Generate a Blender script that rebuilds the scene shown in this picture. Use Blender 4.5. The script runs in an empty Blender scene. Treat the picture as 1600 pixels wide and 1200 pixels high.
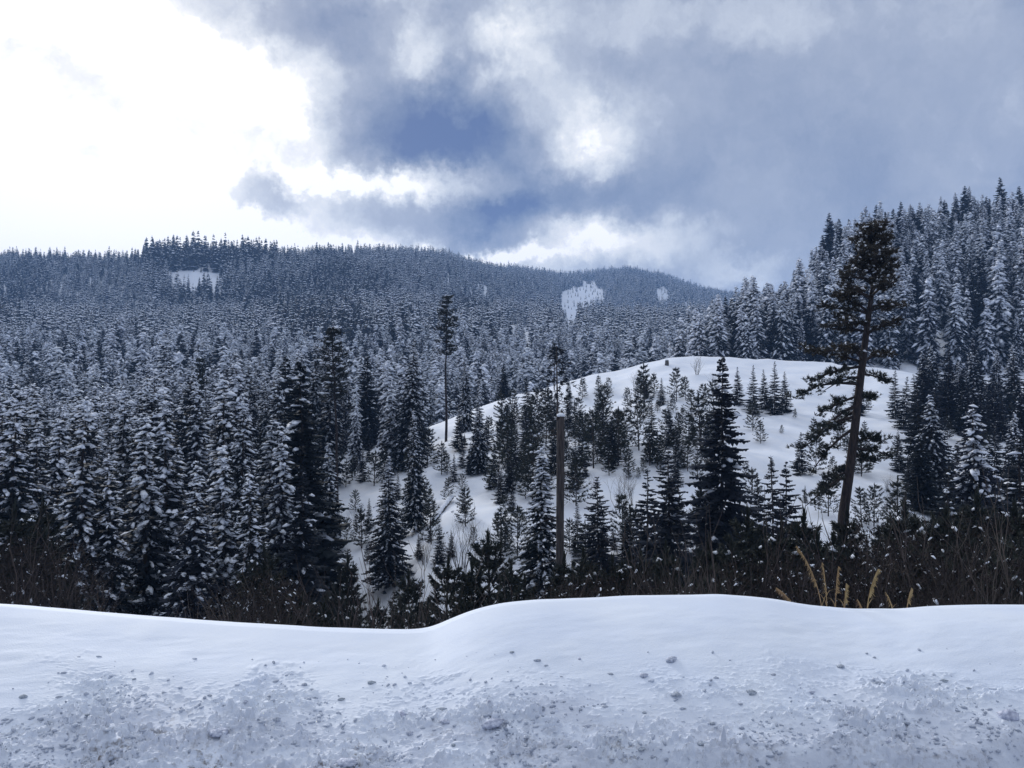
import bpy, bmesh, math, random
import numpy as np
from mathutils import Vector, Matrix, Euler

scene = bpy.context.scene
C = scene.collection
R = math.radians

# ------------------------------------------------------------------ camera
F = 1208.0          # focal length in pixels of a 1600 px wide frame
HOR = 620.0         # row of the horizon
cam_d = bpy.data.cameras.new('camera')
cam = bpy.data.objects.new('camera', cam_d)
C.objects.link(cam)
cam_d.sensor_width = 36.0
cam_d.lens = 36.0 * F / 1600.0
cam_d.clip_start = 0.1
cam_d.clip_end = 12000
cam.location = (0, 0, 0)
cam.rotation_euler = (R(90) + math.atan((HOR - 600) / F), 0, 0)
scene.camera = cam

# ------------------------------------------------------------------ sky
def pix_dir(u, v):
    d = Vector(((u - 800) / F, 1.0, (HOR - v) / F))
    return d.normalized()

SUN_DIR = pix_dir(120, 40)
world = bpy.data.worlds.new('World')
scene.world = world
world.use_nodes = True
nt = world.node_tree
nt.nodes.clear()
N = nt.nodes.new
L = nt.links.new

def wmath(op, a, b=None, clamp=False):
    n = N('ShaderNodeMath'); n.operation = op; n.use_clamp = clamp
    for i, x in enumerate((a, b)):
        if x is None: continue
        if isinstance(x, (int, float)): n.inputs[i].default_value = x
        else: L(x, n.inputs[i])
    return n.outputs[0]

tc = N('ShaderNodeTexCoord')
gen = tc.outputs['Generated']
# domain warp
def wnoise(scale, detail, rough=0.55, vec=gen):
    n = N('ShaderNodeTexNoise'); n.inputs['Scale'].default_value = scale
    n.inputs['Detail'].default_value = detail; n.inputs['Roughness'].default_value = rough
    L(vec, n.inputs['Vector']); return n
def vmath(op, a, b):
    n = N('ShaderNodeVectorMath'); n.operation = op
    for i, x in enumerate((a, b)):
        if isinstance(x, (tuple, list)): n.inputs[i].default_value = x
        elif isinstance(x, (int, float)): n.inputs['Scale'].default_value = x
        else: L(x, n.inputs[i])
    return n.outputs[0]
w1 = wnoise(5.0, 5.0, 0.6)
off = vmath('SUBTRACT', w1.outputs['Color'], (0.5, 0.5, 0.5))
off = vmath('SCALE', off, 0.13)
w2 = wnoise(26.0, 7.0, 0.66)
off2 = vmath('SUBTRACT', w2.outputs['Color'], (0.5, 0.5, 0.5))
off2 = vmath('SCALE', off2, 0.07)
warp = vmath('ADD', vmath('ADD', gen, off), off2)

def lobe(u, v, ru, rv, amp, rot=0.0):
    """soft cloud mass round one direction of the sky"""
    c = pix_dir(u, v)
    right = c.cross(Vector((0, 0, 1))).normalized()
    up = right.cross(c)
    a = R(rot)
    r2 = right * math.cos(a) + up * math.sin(a)
    u2 = -right * math.sin(a) + up * math.cos(a)
    M = Matrix((r2, c, u2)).transposed()
    m = N('ShaderNodeMapping'); m.vector_type = 'TEXTURE'
    m.inputs['Location'].default_value = c
    m.inputs['Rotation'].default_value = M.to_euler('XYZ')
    m.inputs['Scale'].default_value = (ru / F, max(ru, rv) / F, rv / F)
    L(warp, m.inputs['Vector'])
    ln = N('ShaderNodeVectorMath'); ln.operation = 'LENGTH'
    L(m.outputs[0], ln.inputs[0])
    mr = N('ShaderNodeMapRange'); mr.interpolation_type = 'SMOOTHSTEP'
    mr.inputs['From Min'].default_value = 0.15; mr.inputs['From Max'].default_value = 1.75
    mr.inputs['To Min'].default_value = amp; mr.inputs['To Max'].default_value = 0.0
    L(ln.outputs['Value'], mr.inputs['Value'])
    return mr.outputs[0]

# broad brightness of the cloud deck: thin and glaring round the hidden sun, grey away from it
dotn = N('ShaderNodeVectorMath'); dotn.operation = 'DOT_PRODUCT'
L(warp, dotn.inputs[0]); dotn.inputs[1].default_value = pix_dir(60, 200)
mr = N('ShaderNodeMapRange'); mr.interpolation_type = 'SMOOTHSTEP'
mr.inputs['From Min'].default_value = 0.74; mr.inputs['From Max'].default_value = 0.99
mr.inputs['To Min'].default_value = 0.445; mr.inputs['To Max'].default_value = 1.22
L(dotn.outputs['Value'], mr.inputs['Value'])
field = mr.outputs[0]
# an overcast deck is brightest overhead
sep = N('ShaderNodeSeparateXYZ'); L(gen, sep.inputs[0])
zr_ = N('ShaderNodeMapRange'); zr_.interpolation_type = 'SMOOTHSTEP'
zr_.inputs['From Min'].default_value = 0.42; zr_.inputs['From Max'].default_value = 0.95
zr_.inputs['To Min'].default_value = 0.0; zr_.inputs['To Max'].default_value = 0.40
L(sep.outputs['Z'], zr_.inputs['Value'])
field = wmath('ADD', field, zr_.outputs[0])
for args in [
    # dark cloud masses
    (430, 0, 165, 50, -0.55), (530, 30, 80, 60, -0.3), (685, 160, 140, 105, -0.50), (790, 230, 150, 75, -0.28), (640, 110, 90, 60, -0.15),
    (610, 215, 135, 60, -0.42), (545, 130, 60, 70, -0.25), (690, 345, 165, 40, -0.60),
    (415, 308, 60, 24, -0.45), (900, 300, 150, 30, -0.22), (810, 330, 80, 50, -0.22), (105, 240, 55, 14, -0.22),
    (250, 90, 40, 28, -0.16), (450, 110, 35, 40, -0.14), (180, 165, 260, 42, -0.19, -14), (60, 60, 120, 50, -0.05), (300, 240, 160, 40, -0.06, -8), (1230, 260, 200, 60, -0.08),
    (1040, 110, 160, 60, -0.10), (720, 0, 90, 25, -0.25),
    # gaps where the light comes through
    (895, 175, 85, 55, 0.34), (820, 60, 65, 50, 0.34), (625, 62, 65, 36, 0.36), (935, 215, 60, 40, 0.24),
    (975, 372, 120, 34, 0.45, -8), (1140, 432, 60, 24, 0.36), (1150, 45, 90, 40, 0.24), (620, 283, 130, 22, 0.42),
    (760, 402, 120, 16, 0.45), (1000, 45, 70, 30, 0.14), (1050, 150, 80, 50, 0.10), (1400, 140, 200, 90, 0.05),
]:
    field = wmath('ADD', field, lobe(*args))
det = wnoise(9.0, 9.0, 0.64, warp)
field = wmath('ADD', field, wmath('MULTIPLY', wmath('SUBTRACT', det.outputs[0], 0.5), 0.66))
ramp = N('ShaderNodeValToRGB')
cr = ramp.color_ramp
cr.interpolation = 'LINEAR'
stops = [(0.0, (0.095, 0.150, 0.325)), (0.16, (0.185, 0.245, 0.395)), (0.36, (0.320, 0.375, 0.505)), (0.52, (0.430, 0.480, 0.595)),
         (0.68, (0.640, 0.690, 0.780)), (0.82, (0.86, 0.895, 0.945)), (0.92, (1.02, 1.03, 1.05)), (1.0, (1.30, 1.29, 1.28))]
cr.elements[0].position, cr.elements[0].color = stops[0][0], (*stops[0][1], 1)
cr.elements[1].position, cr.elements[1].color = stops[-1][0], (*stops[-1][1], 1)
for p, c in stops[1:-1]:
    e = cr.elements.new(p); e.color = (*c, 1)
L(field, ramp.inputs[0])
sky = N('ShaderNodeTexSky'); sky.sky_type = 'NISHITA'; sky.sun_disc = False
sky.sun_elevation = math.asin(SUN_DIR.z)
sky.sun_rotation = math.atan2(SUN_DIR.x, SUN_DIR.y)
skyc = vmath('SCALE', sky.outputs[0], 0.10)
mix = N('ShaderNodeMix'); mix.data_type = 'RGBA'
mix.inputs['Factor'].default_value = 0.94        # nearly closed cloud deck in front of the blue
L(skyc, mix.inputs['A']); L(ramp.outputs[0], mix.inputs['B'])
bg = N('ShaderNodeBackground'); bg.inputs['Strength'].default_value = 1.0
L(mix.outputs['Result'], bg.inputs['Color'])
wo = N('ShaderNodeOutputWorld'); L(bg.outputs[0], wo.inputs['Surface'])

# ------------------------------------------------------------------ sun behind thin cloud
sd = bpy.data.lights.new('sun', 'SUN')
sd.energy = 2.2; sd.angle = R(10); sd.color = (1.0, 0.97, 0.93)
so = bpy.data.objects.new('sun', sd); C.objects.link(so)
so.location = (-40, 60, 60)
so.rotation_euler = (-SUN_DIR).to_track_quat('-Z', 'Y').to_euler()

vs = scene.view_settings
vs.view_transform = 'Standard'; vs.look = 'None'; vs.gamma = 1.0; vs.exposure = 0.0
vs.use_curve_mapping = False
scene.cycles.volume_bounces = 1
scene.cycles.max_bounces = 4
scene.cycles.diffuse_bounces = 2

# ------------------------------------------------------------------ helpers
rng = np.random.default_rng(7)
random.seed(7)

def hash2(ix, iy, seed):
    ix = ix.astype(np.int64).astype(np.uint64); iy = iy.astype(np.int64).astype(np.uint64)
    h = (ix * np.uint64(374761393) + iy * np.uint64(668265263) + np.uint64(seed * 974711 + 13)) & np.uint64(0xFFFFFFFF)
    h = ((h ^ (h >> np.uint64(13))) * np.uint64(1274126177)) & np.uint64(0xFFFFFFFF)
    h = ((h ^ (h >> np.uint64(15))) * np.uint64(2246822519)) & np.uint64(0xFFFFFFFF)
    return ((h ^ (h >> np.uint64(16))) & np.uint64(0xFFFFFF)).astype(np.float64) / float(0xFFFFFF)

def vnoise(x, y, seed=0):
    x = np.asarray(x, float) + 10000; y = np.asarray(y, float) + 10000
    ix = np.floor(x); iy = np.floor(y)
    fx = x - ix; fy = y - iy
    fx = fx * fx * fx * (fx * (fx * 6 - 15) + 10); fy = fy * fy * fy * (fy * (fy * 6 - 15) + 10)
    a = hash2(ix, iy, seed); b = hash2(ix + 1, iy, seed); c = hash2(ix, iy + 1, seed); d = hash2(ix + 1, iy + 1, seed)
    return (a * (1 - fx) + b * fx) * (1 - fy) + (c * (1 - fx) + d * fx) * fy

def fbm(x, y, seed=0, octaves=4, gain=0.5):
    t = 0; a = 1.0; s = 0
    for o in range(octaves):
        t = t + a * vnoise(x * 2 ** o, y * 2 ** o, seed + o * 17); s += a; a *= gain
    return t / s

def sstep(a, b, x):
    t = np.clip((x - a) / (b - a), 0, 1)
    return t * t * (3 - 2 * t)

# ---- materials
def new_mat(name):
    m = bpy.data.materials.new(name); m.use_nodes = True
    return m, m.node_tree, m.node_tree.nodes['Principled BSDF']

def varied(name, c1, c2, scale, rough=0.85, rand=0.0, bump=0.0, bump_scale=40, coords='Object', detail=4, stretch=None):
    m, t, b = new_mat(name)
    n = t.nodes.new; l = t.links.new
    tcn = n('ShaderNodeTexCoord')
    vec = tcn.outputs[coords]
    if stretch:
        mp = n('ShaderNodeMapping'); mp.inputs['Scale'].default_value = stretch
        l(vec, mp.inputs[0]); vec = mp.outputs[0]
    ns = n('ShaderNodeTexNoise'); ns.inputs['Scale'].default_value = scale; ns.inputs['Detail'].default_value = detail
    l(vec, ns.inputs['Vector'])
    rp = n('ShaderNodeValToRGB')
    rp.color_ramp.elements[0].position = 0.34; rp.color_ramp.elements[1].position = 0.66
    rp.color_ramp.elements[0].color = (*c1, 1); rp.color_ramp.elements[1].color = (*c2, 1)
    l(ns.outputs[0], rp.inputs[0])
    col = rp.outputs[0]
    if rand > 0:
        oi = n('ShaderNodeObjectInfo')
        hs = n('ShaderNodeHueSaturation')
        mrn = n('ShaderNodeMapRange'); mrn.inputs['To Min'].default_value = 1 - rand; mrn.inputs['To Max'].default_value = 1 + rand
        l(oi.outputs['Random'], mrn.inputs[0]); l(mrn.outputs[0], hs.inputs['Value'])
        mr2 = n('ShaderNodeMapRange'); mr2.inputs['To Min'].default_value = 0.5 - rand * 0.12; mr2.inputs['To Max'].default_value = 0.5 + rand * 0.08
        l(oi.outputs['Random'], mr2.inputs[0]); l(mr2.outputs[0], hs.inputs['Hue'])
        l(col, hs.inputs['Color']); col = hs.outputs[0]
    l(col, b.inputs['Base Color'])
    b.inputs['Roughness'].default_value = rough
    b.inputs['Specular IOR Level'].default_value = 0.25
    if bump > 0:
        nb = n('ShaderNodeTexNoise'); nb.inputs['Scale'].default_value = bump_scale; nb.inputs['Detail'].default_value = 5
        l(vec, nb.inputs['Vector'])
        bp = n('ShaderNodeBump'); bp.inputs['Strength'].default_value = bump; bp.inputs['Distance'].default_value = 0.03
        l(nb.outputs[0], bp.inputs['Height']); l(bp.outputs[0], b.inputs['Normal'])
    return m

M_SNOW = varied('snow', (0.72, 0.78, 0.89), (0.79, 0.83, 0.91), 0.6, 0.75, bump=0.25, bump_scale=1.5)
M_TSNOW = varied('branch_snow', (0.72, 0.78, 0.90), (0.82, 0.86, 0.94), 2.0, 0.8, rand=0.05)
M_NEEDLE = varied('spruce_needles', (0.010, 0.016, 0.027), (0.024, 0.030, 0.042), 1.4, 0.75, rand=0.30)
M_PINE = varied('pine_needles', (0.014, 0.020, 0.019), (0.036, 0.041, 0.032), 1.8, 0.75, rand=0.25)
M_BROWNPINE = varied('rusty_pine_needles', (0.026, 0.025, 0.021), (0.062, 0.052, 0.038), 1.5, 0.8, rand=0.1)
M_BARK = varied('bark', (0.028, 0.024, 0.025), (0.065, 0.055, 0.052), 7.0, 0.9, rand=0.15, bump=0.8, bump_scale=14, stretch=(3, 3, 0.5))
M_PINEBARK = varied('pine_bark', (0.018, 0.015, 0.016), (0.052, 0.039, 0.036), 6.0, 0.9, rand=0.1, bump=0.8, bump_scale=12, stretch=(3, 3, 0.6))
M_DEADWOOD = varied('dead_wood', (0.030, 0.027, 0.028), (0.098, 0.084, 0.082), 6.0, 0.9, bump=0.9, bump_scale=12, stretch=(4, 4, 0.35))
M_TWIG = varied('twigs', (0.030, 0.025, 0.025), (0.075, 0.060, 0.055), 3.0, 0.9, rand=0.2)
M_BRUSH = varied('brush_leaves', (0.012, 0.010, 0.011), (0.036, 0.028, 0.025), 1.8, 0.85, rand=0.25)
M_STRAW = varied('straw', (0.26, 0.18, 0.09), (0.42, 0.30, 0.16), 12.0, 0.85, rand=0.12)
M_ROCK = varied('dark_rock', (0.05, 0.05, 0.055), (0.12, 0.115, 0.11), 5.0, 0.9, bump=0.6, bump_scale=9)
M_ROAD = varied('snowy_asphalt', (0.06, 0.06, 0.065), (0.45, 0.47, 0.52), 0.8, 0.8, bump=0.4, bump_scale=6)

def bank_material():
    m, t, b = new_mat('roadside_snow')
    n = t.nodes.new; l = t.links.new
    tcn = n('ShaderNodeTexCoord')
    n1 = n('ShaderNodeTexNoise'); n1.inputs['Scale'].default_value = 1.1; n1.inputs['Detail'].default_value = 5
    l(tcn.outputs['Object'], n1.inputs['Vector'])
    r1 = n('ShaderNodeValToRGB')
    r1.color_ramp.elements[0].position = 0.35; r1.color_ramp.elements[0].color = (0.70, 0.77, 0.90, 1)
    r1.color_ramp.elements[1].position = 0.65; r1.color_ramp.elements[1].color = (0.76, 0.82, 0.92, 1)
    l(n1.outputs[0], r1.inputs[0])
    # grit thrown from the road
    at = n('ShaderNodeAttribute'); at.attribute_name = 'grit'
    n2 = n('ShaderNodeTexNoise'); n2.inputs['Scale'].default_value = 16.0; n2.inputs['Detail'].default_value = 6; n2.inputs['Roughness'].default_value = 0.7
    l(tcn.outputs['Object'], n2.inputs['Vector'])
    r2 = n('ShaderNodeMapRange'); r2.inputs['From Min'].default_value = 0.50; r2.inputs['From Max'].default_value = 0.64
    l(n2.outputs[0], r2.inputs[0])
    mu = n('ShaderNodeMath'); mu.operation = 'MULTIPLY'; l(r2.outputs[0], mu.inputs[0]); l(at.outputs['Fac'], mu.inputs[1])
    mx = n('ShaderNodeMix'); mx.data_type = 'RGBA'
    ch = n('ShaderNodeAttribute'); ch.attribute_name = 'churn_shade'
    mg = n('ShaderNodeMix'); mg.data_type = 'RGBA'; l(ch.outputs['Fac'], mg.inputs['Factor']); l(r1.outputs[0], mg.inputs['A']); mg.inputs['B'].default_value = (0.62, 0.67, 0.78, 1)  # lower bank darkened in the colour for road dirt and vehicle shade
    l(mu.outputs[0], mx.inputs['Factor']); l(mg.outputs['Result'], mx.inputs['A']); mx.inputs['B'].default_value = (0.13, 0.105, 0.09, 1)
    l(mx.outputs['Result'], b.inputs['Base Color'])
    b.inputs['Roughness'].default_value = 0.7; b.inputs['Specular IOR Level'].default_value = 0.3
    nb = n('ShaderNodeTexNoise'); nb.inputs['Scale'].default_value = 55; nb.inputs['Detail'].default_value = 5
    l(tcn.outputs['Object'], nb.inputs['Vector'])
    bp = n('ShaderNodeBump'); bp.inputs['Strength'].default_value = 0.35; bp.inputs['Distance'].default_value = 0.012
    l(nb.outputs[0], bp.inputs['Height']); l(bp.outputs[0], b.inputs['Normal'])
    return m
M_BANK = bank_material()
M_CLOD = varied('dirty_backlit_snow', (0.30, 0.34, 0.44), (0.64, 0.69, 0.80), 2.6, 0.8, rand=.2, bump=.5, bump_scale=6)  # dirt and the clods' backlit shade both put into this darker colour

# ---- mesh collector
class MB:
    def __init__(self):
        self.v = []; self.f = []; self.m = []; self.n = 0
    def add(self, verts, faces, mat=0):
        o = self.n
        self.v.extend(verts); self.n += len(verts)
        self.f.extend([tuple(i + o for i in f) for f in faces])
        self.m.extend([mat] * len(faces))
    def merge(self, other, mat):
        o = self.n
        self.v.extend(other.v); self.n += other.n
        self.f.extend([tuple(i + o for i in f) for f in other.f]); self.m.extend([mat] * len(other.f))
    def tube(self, pts, radii, seg=6, cap=True, mat=0):
        rings = []
        pts = [Vector(p) for p in pts]
        verts = []
        for i, p in enumerate(pts):
            d = (pts[min(i + 1, len(pts) - 1)] - pts[max(i - 1, 0)]).normalized()
            a = d.cross(Vector((0.31, 0.95, 0.07))).normalized()
            b = d.cross(a)
            for k in range(seg):
                t = 2 * math.pi * k / seg
                verts.append(p + (a * math.cos(t) + b * math.sin(t)) * radii[i])
        faces = []
        for i in range(len(pts) - 1):
            for k in range(seg):
                k2 = (k + 1) % seg
                faces.append((i * seg + k, i * seg + k2, (i + 1) * seg + k2, (i + 1) * seg + k))
        if cap:
            faces.append(tuple(range((len(pts) - 1) * seg, len(pts) * seg)))
        self.add(verts, faces, mat)
    def mesh(self, name, mats, smooth=False):
        me = bpy.data.meshes.new(name)
        me.from_pydata([tuple(v) for v in self.v], [], self.f)
        for m in (mats if isinstance(mats, (list, tuple)) else [mats]): me.materials.append(m)
        if isinstance(mats, (list, tuple)) and len(mats) > 1:
            me.polygons.foreach_set('material_index', self.m)
        if smooth: me.polygons.foreach_set('use_smooth', [True] * len(me.polygons))
        me.update()
        return me

_b = bmesh.new(); bmesh.ops.create_icosphere(_b, subdivisions=2, radius=1.0)
ICO2 = ([v.co.copy() for v in _b.verts], [tuple(v.index for v in f.verts) for f in _b.faces]); _b.free()
_b = bmesh.new(); bmesh.ops.create_icosphere(_b, subdivisions=1, radius=1.0)
ICO1 = ([v.co.copy() for v in _b.verts], [tuple(v.index for v in f.verts) for f in _b.faces]); _b.free()

def clump(mb, c, along, a, b, h, rnd, ico=ICO1, jit=0.22, mat=0, drape=0.0):
    """a lump of snow: long half-axis a along 'along', half width b, height h, flattened underside"""
    x = Vector(along).normalized()
    y = Vector((0, 0, 1)).cross(x)
    if y.length < 0.05: y = Vector((1, 0, 0))
    y.normalize(); z = x.cross(y)
    vs_ = []
    for p in ico[0]:
        s = 1 + rnd.uniform(-jit, jit)
        pz = p.z if p.z > 0 else p.z * 0.35
        vs_.append(c + x * (p.x * a * s) + y * (p.y * b * s) + z * (pz * h * s) - Vector((0, 0, drape * (a * max(p.x, 0) ** 2 + b * p.y ** 2))))
    mb.add(vs_, ico[1], mat)

def tag(o, label, cat=None, group=None, kind=None):
    if label: o['label'] = label
    if cat: o['category'] = cat
    if group: o['group'] = group
    if kind: o['kind'] = kind
    return o

def link_mesh(name, me, parent=None):
    o = bpy.data.objects.new(name, me); C.objects.link(o)
    if parent: o.parent = parent
    return o

# ------------------------------------------------------------------ terrain
UG = np.arange(-900, 2501, 10.0)
YG = np.exp(np.linspace(math.log(7.0), math.log(2400.0), 400))
def z_of(v, y): return (HOR - v) / F * y

# the valley floor and the wooded mountainside
RU = [-900, -300, 0, 200, 240, 400, 500, 600, 660, 700, 740, 780, 850, 880, 930, 980, 1040, 1100, 1160, 1300, 1600, 2500]
RV = [430, 405, 403, 408, 402, 405, 400, 400, 401, 406, 418, 425, 431, 437, 432, 426, 438, 459, 470, 480, 480, 480]
RD = [900, 900, 900, 820, 760, 760, 900, 1050, 1150, 1200, 1280, 1350, 1480, 1600, 1680, 1720, 1720, 1650, 1550, 1500, 1500, 1500]
ridge_v = np.interp(UG, RU, RV); ridge_d = np.interp(UG, RU, RD)
KN_Y = [7, 12, 20, 32, 60, 100, 180, 300]
KN_Z = [-5.0, -6.2, -9.5, -13.0, -17.0, -20.5, -16.0, 2.5]
base = np.zeros((len(UG), len(YG)))
for i, u in enumerate(UG):
    d = ridge_d[i]; zr = z_of(ridge_v[i], d)
    y2 = float(np.interp(u, [600, 950], [600, 950])); z2 = z_of(500 + 12 * math.sin(u / 130.0), y2)
    base[i] = np.interp(np.log(YG), np.log(np.array(KN_Y + [y2, d, d * 1.12, 2400])), KN_Z + [z2, zr, zr - 0.02 * d, zr - 0.20 * (2400 - d)])
# the open snowy knoll
KU = [-900, 0, 150, 300, 430, 500, 600, 700, 780, 880, 930, 960, 1000, 1045, 1140, 1200, 1300, 1400, 1500, 1600, 1800, 2500]
KV = [990, 930, 900, 815, 745, 718, 692, 656, 622, 597, 584, 579, 566, 556, 556.5, 560, 568, 578, 594, 600, 615, 660]
KD = [80, 80, 80, 85, 92, 95, 101, 110, 118, 125, 127, 127, 129, 131, 134, 134, 132, 130, 128, 125, 120, 110]
kn_v = np.interp(UG, KU, KV); kn_d = np.interp(UG, KU, KD)
kb_y = np.interp(UG, [300, 500, 700, 1600], [52, 46, 38, 36]); kb_z = np.interp(UG, [300, 500, 700, 1600], [-19, -15, -11.8, -11.3])
knoll = np.zeros_like(base)
for i, u in enumerate(UG):
    zr = z_of(kn_v[i], kn_d[i])
    knoll[i] = np.interp(YG, [7, kb_y[i] - 22, kb_y[i], kn_d[i], kn_d[i] + 10, kn_d[i] + 300], [-40, kb_z[i] - 6, kb_z[i], zr, zr - 0.8, zr - 130])
# the steep wooded hill behind the knoll
HU = [-900, 1000, 1080, 1130, 1150, 1200, 1250, 1275, 1300, 1350, 1450, 1600, 1800, 2500]
HV = [900, 720, 620, 575, 556, 540, 518, 470, 425, 404, 388, 373, 345, 300]
HD = [200, 200, 200, 200, 205, 215, 225, 232, 240, 252, 265, 278, 290, 320]
hl_v = np.interp(UG, HU, HV); hl_d = np.interp(UG, HU, HD)
hill = np.zeros_like(base)
for i, u in enumerate(UG):
    zr = z_of(hl_v[i], hl_d[i])
    hill[i] = np.interp(YG, [7, 120, 152, hl_d[i], hl_d[i] + 60, hl_d[i] + 500], [-60, -16, min(zr, 2.0), zr, zr + 1, zr - 260])
def smooth1(a, k, axis):
    ker = np.hanning(2 * k + 3)[1:-1]; ker /= ker.sum()
    p = np.pad(a, [(k, k) if ax == axis else (0, 0) for ax in range(2)], mode='edge')
    return np.apply_along_axis(lambda r: np.convolve(r, ker, 'valid'), axis, p)
knoll = smooth1(knoll, 1, 1)
hill = smooth1(smooth1(hill, 3, 0), 2, 1)
base = smooth1(base, 3, 1)
TBL = np.maximum(np.maximum(base, knoll), hill)
ZONE = np.argmax(np.stack([base, knoll, hill]), 0)
_x = (UG[:, None] - 800) / F * YG[None, :]; _y = np.broadcast_to(YG[None, :], _x.shape)
amp = np.where(ZONE == 1, 1.0, np.clip(_y / 60.0, 0.8, 6.0)) * sstep(9, 30, _y)
und = (fbm(_x / 11, _y / 11, 3, 5, .55) - 0.5) * 2
TBL = TBL + und * amp * np.where(ZONE == 1, 1.15 * (1 - 0.6 * np.exp(-((_y - kn_d[:, None]) / 9.0) ** 2)), 0.7)
TBL = TBL + np.where(ZONE == 1, (fbm(_x / 2.6, _y / 2.6, 8, 2) - .5) * .5, 0) * sstep(30, 45, _y)
LOGY = np.log(YG)

def table(T, u, y):
    fu = np.clip((np.asarray(u, float) - UG[0]) / 10.0, 0, len(UG) - 1.001)
    fy = np.clip((np.log(np.asarray(y, float)) - LOGY[0]) / (LOGY[1] - LOGY[0]), 0, len(YG) - 1.001)
    iu = fu.astype(int); iy = fy.astype(int); a = fu - iu; b = fy - iy
    return (T[iu, iy] * (1 - a) + T[iu + 1, iy] * a) * (1 - b) + (T[iu, iy + 1] * (1 - a) + T[iu + 1, iy + 1] * a) * b
def ground(u, y): return table(TBL, u, y)
def zone(u, y):
    iu = np.clip(np.round((np.asarray(u) - UG[0]) / 10.0).astype(int), 0, len(UG) - 1)
    iy = np.clip(np.round((np.log(y) - LOGY[0]) / (LOGY[1] - LOGY[0])).astype(int), 0, len(YG) - 1)
    return ZONE[iu, iy]
def hit(u, v, y0=30.0, y1=1500.0):
    """depth at which the sight line through (u, v) meets the ground"""
    ys = np.exp(np.linspace(math.log(y0), math.log(y1), 900))
    g = ground(np.full_like(ys, u), ys)
    vv = HOR - g / ys * F
    k = np.argmax(vv <= v)
    return float(ys[k])

def grid_mesh(name, X, Y, Z, mat, smooth=True, attr=None, attr2=None):
    nu, ny = X.shape
    me = bpy.data.meshes.new(name)
    co = np.stack([X, Y, Z], -1).reshape(-1, 3)
    idx = np.arange(nu * ny).reshape(nu, ny)
    q = np.stack([idx[:-1, :-1], idx[1:, :-1], idx[1:, 1:], idx[:-1, 1:]], -1).reshape(-1, 4)
    me.vertices.add(len(co)); me.vertices.foreach_set('co', co.ravel())
    me.loops.add(q.size); me.loops.foreach_set('vertex_index', q.ravel())
    me.polygons.add(len(q)); me.polygons.foreach_set('loop_start', np.arange(0, q.size, 4)); me.polygons.foreach_set('loop_total', np.full(len(q), 4))
    me.polygons.foreach_set('use_smooth', np.ones(len(q), bool))
    me.materials.append(mat)
    if attr is not None:
        a = me.attributes.new('grit', 'FLOAT', 'POINT'); a.data.foreach_set('value', attr.ravel().astype(np.float32))
        a = me.attributes.new('churn_shade', 'FLOAT', 'POINT'); a.data.foreach_set('value', attr2.ravel().astype(np.float32))
    me.update(); me.validate()
    return me

ut = np.arange(-900, 2501, 10.0); yt = np.exp(np.linspace(math.log(7.0), math.log(2400.0), 620))
Ut, Yt = np.meshgrid(ut, yt, indexing='ij')
terr = link_mesh('terrain', grid_mesh('terrain', (Ut - 800) / F * Yt, Yt, ground(Ut, Yt), M_SNOW))
tag(terr, 'snow covered valley, knoll and mountainsides', kind='structure')

# ---- the roadside snow bank
CU = [-400, 0, 100, 200, 350, 500, 600, 655, 675, 700, 740, 780, 830, 900, 960, 1050, 1120, 1200, 1260, 1330, 1400, 1450, 1520, 1600, 2000]
CV = [930, 945, 953, 963, 975, 984, 987, 987, 984, 972, 955, 945, 939.5, 937, 934, 931, 930, 937, 948, 955, 954, 949, 947, 947, 945]
_cu = np.arange(-460, 2101, 2.0)
def _soft(vals, k=13):
    ker = np.hanning(2 * k + 3)[1:-1]; ker /= ker.sum()
    return np.convolve(np.pad(vals, k, mode='edge'), ker, 'valid')
_cy = _soft(np.interp(_cu, [-400, 600, 700, 1000, 2000], [9.6, 9.2, 9.3, 9.7, 9.5]), 60)
_cv = _soft(_soft(np.interp(_cu, CU, CV), 14), 9)
def crest_y(u): return np.interp(u, _cu, _cy)
def crest_z(u): return z_of(np.interp(u, _cu, _cv), crest_y(u))
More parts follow.
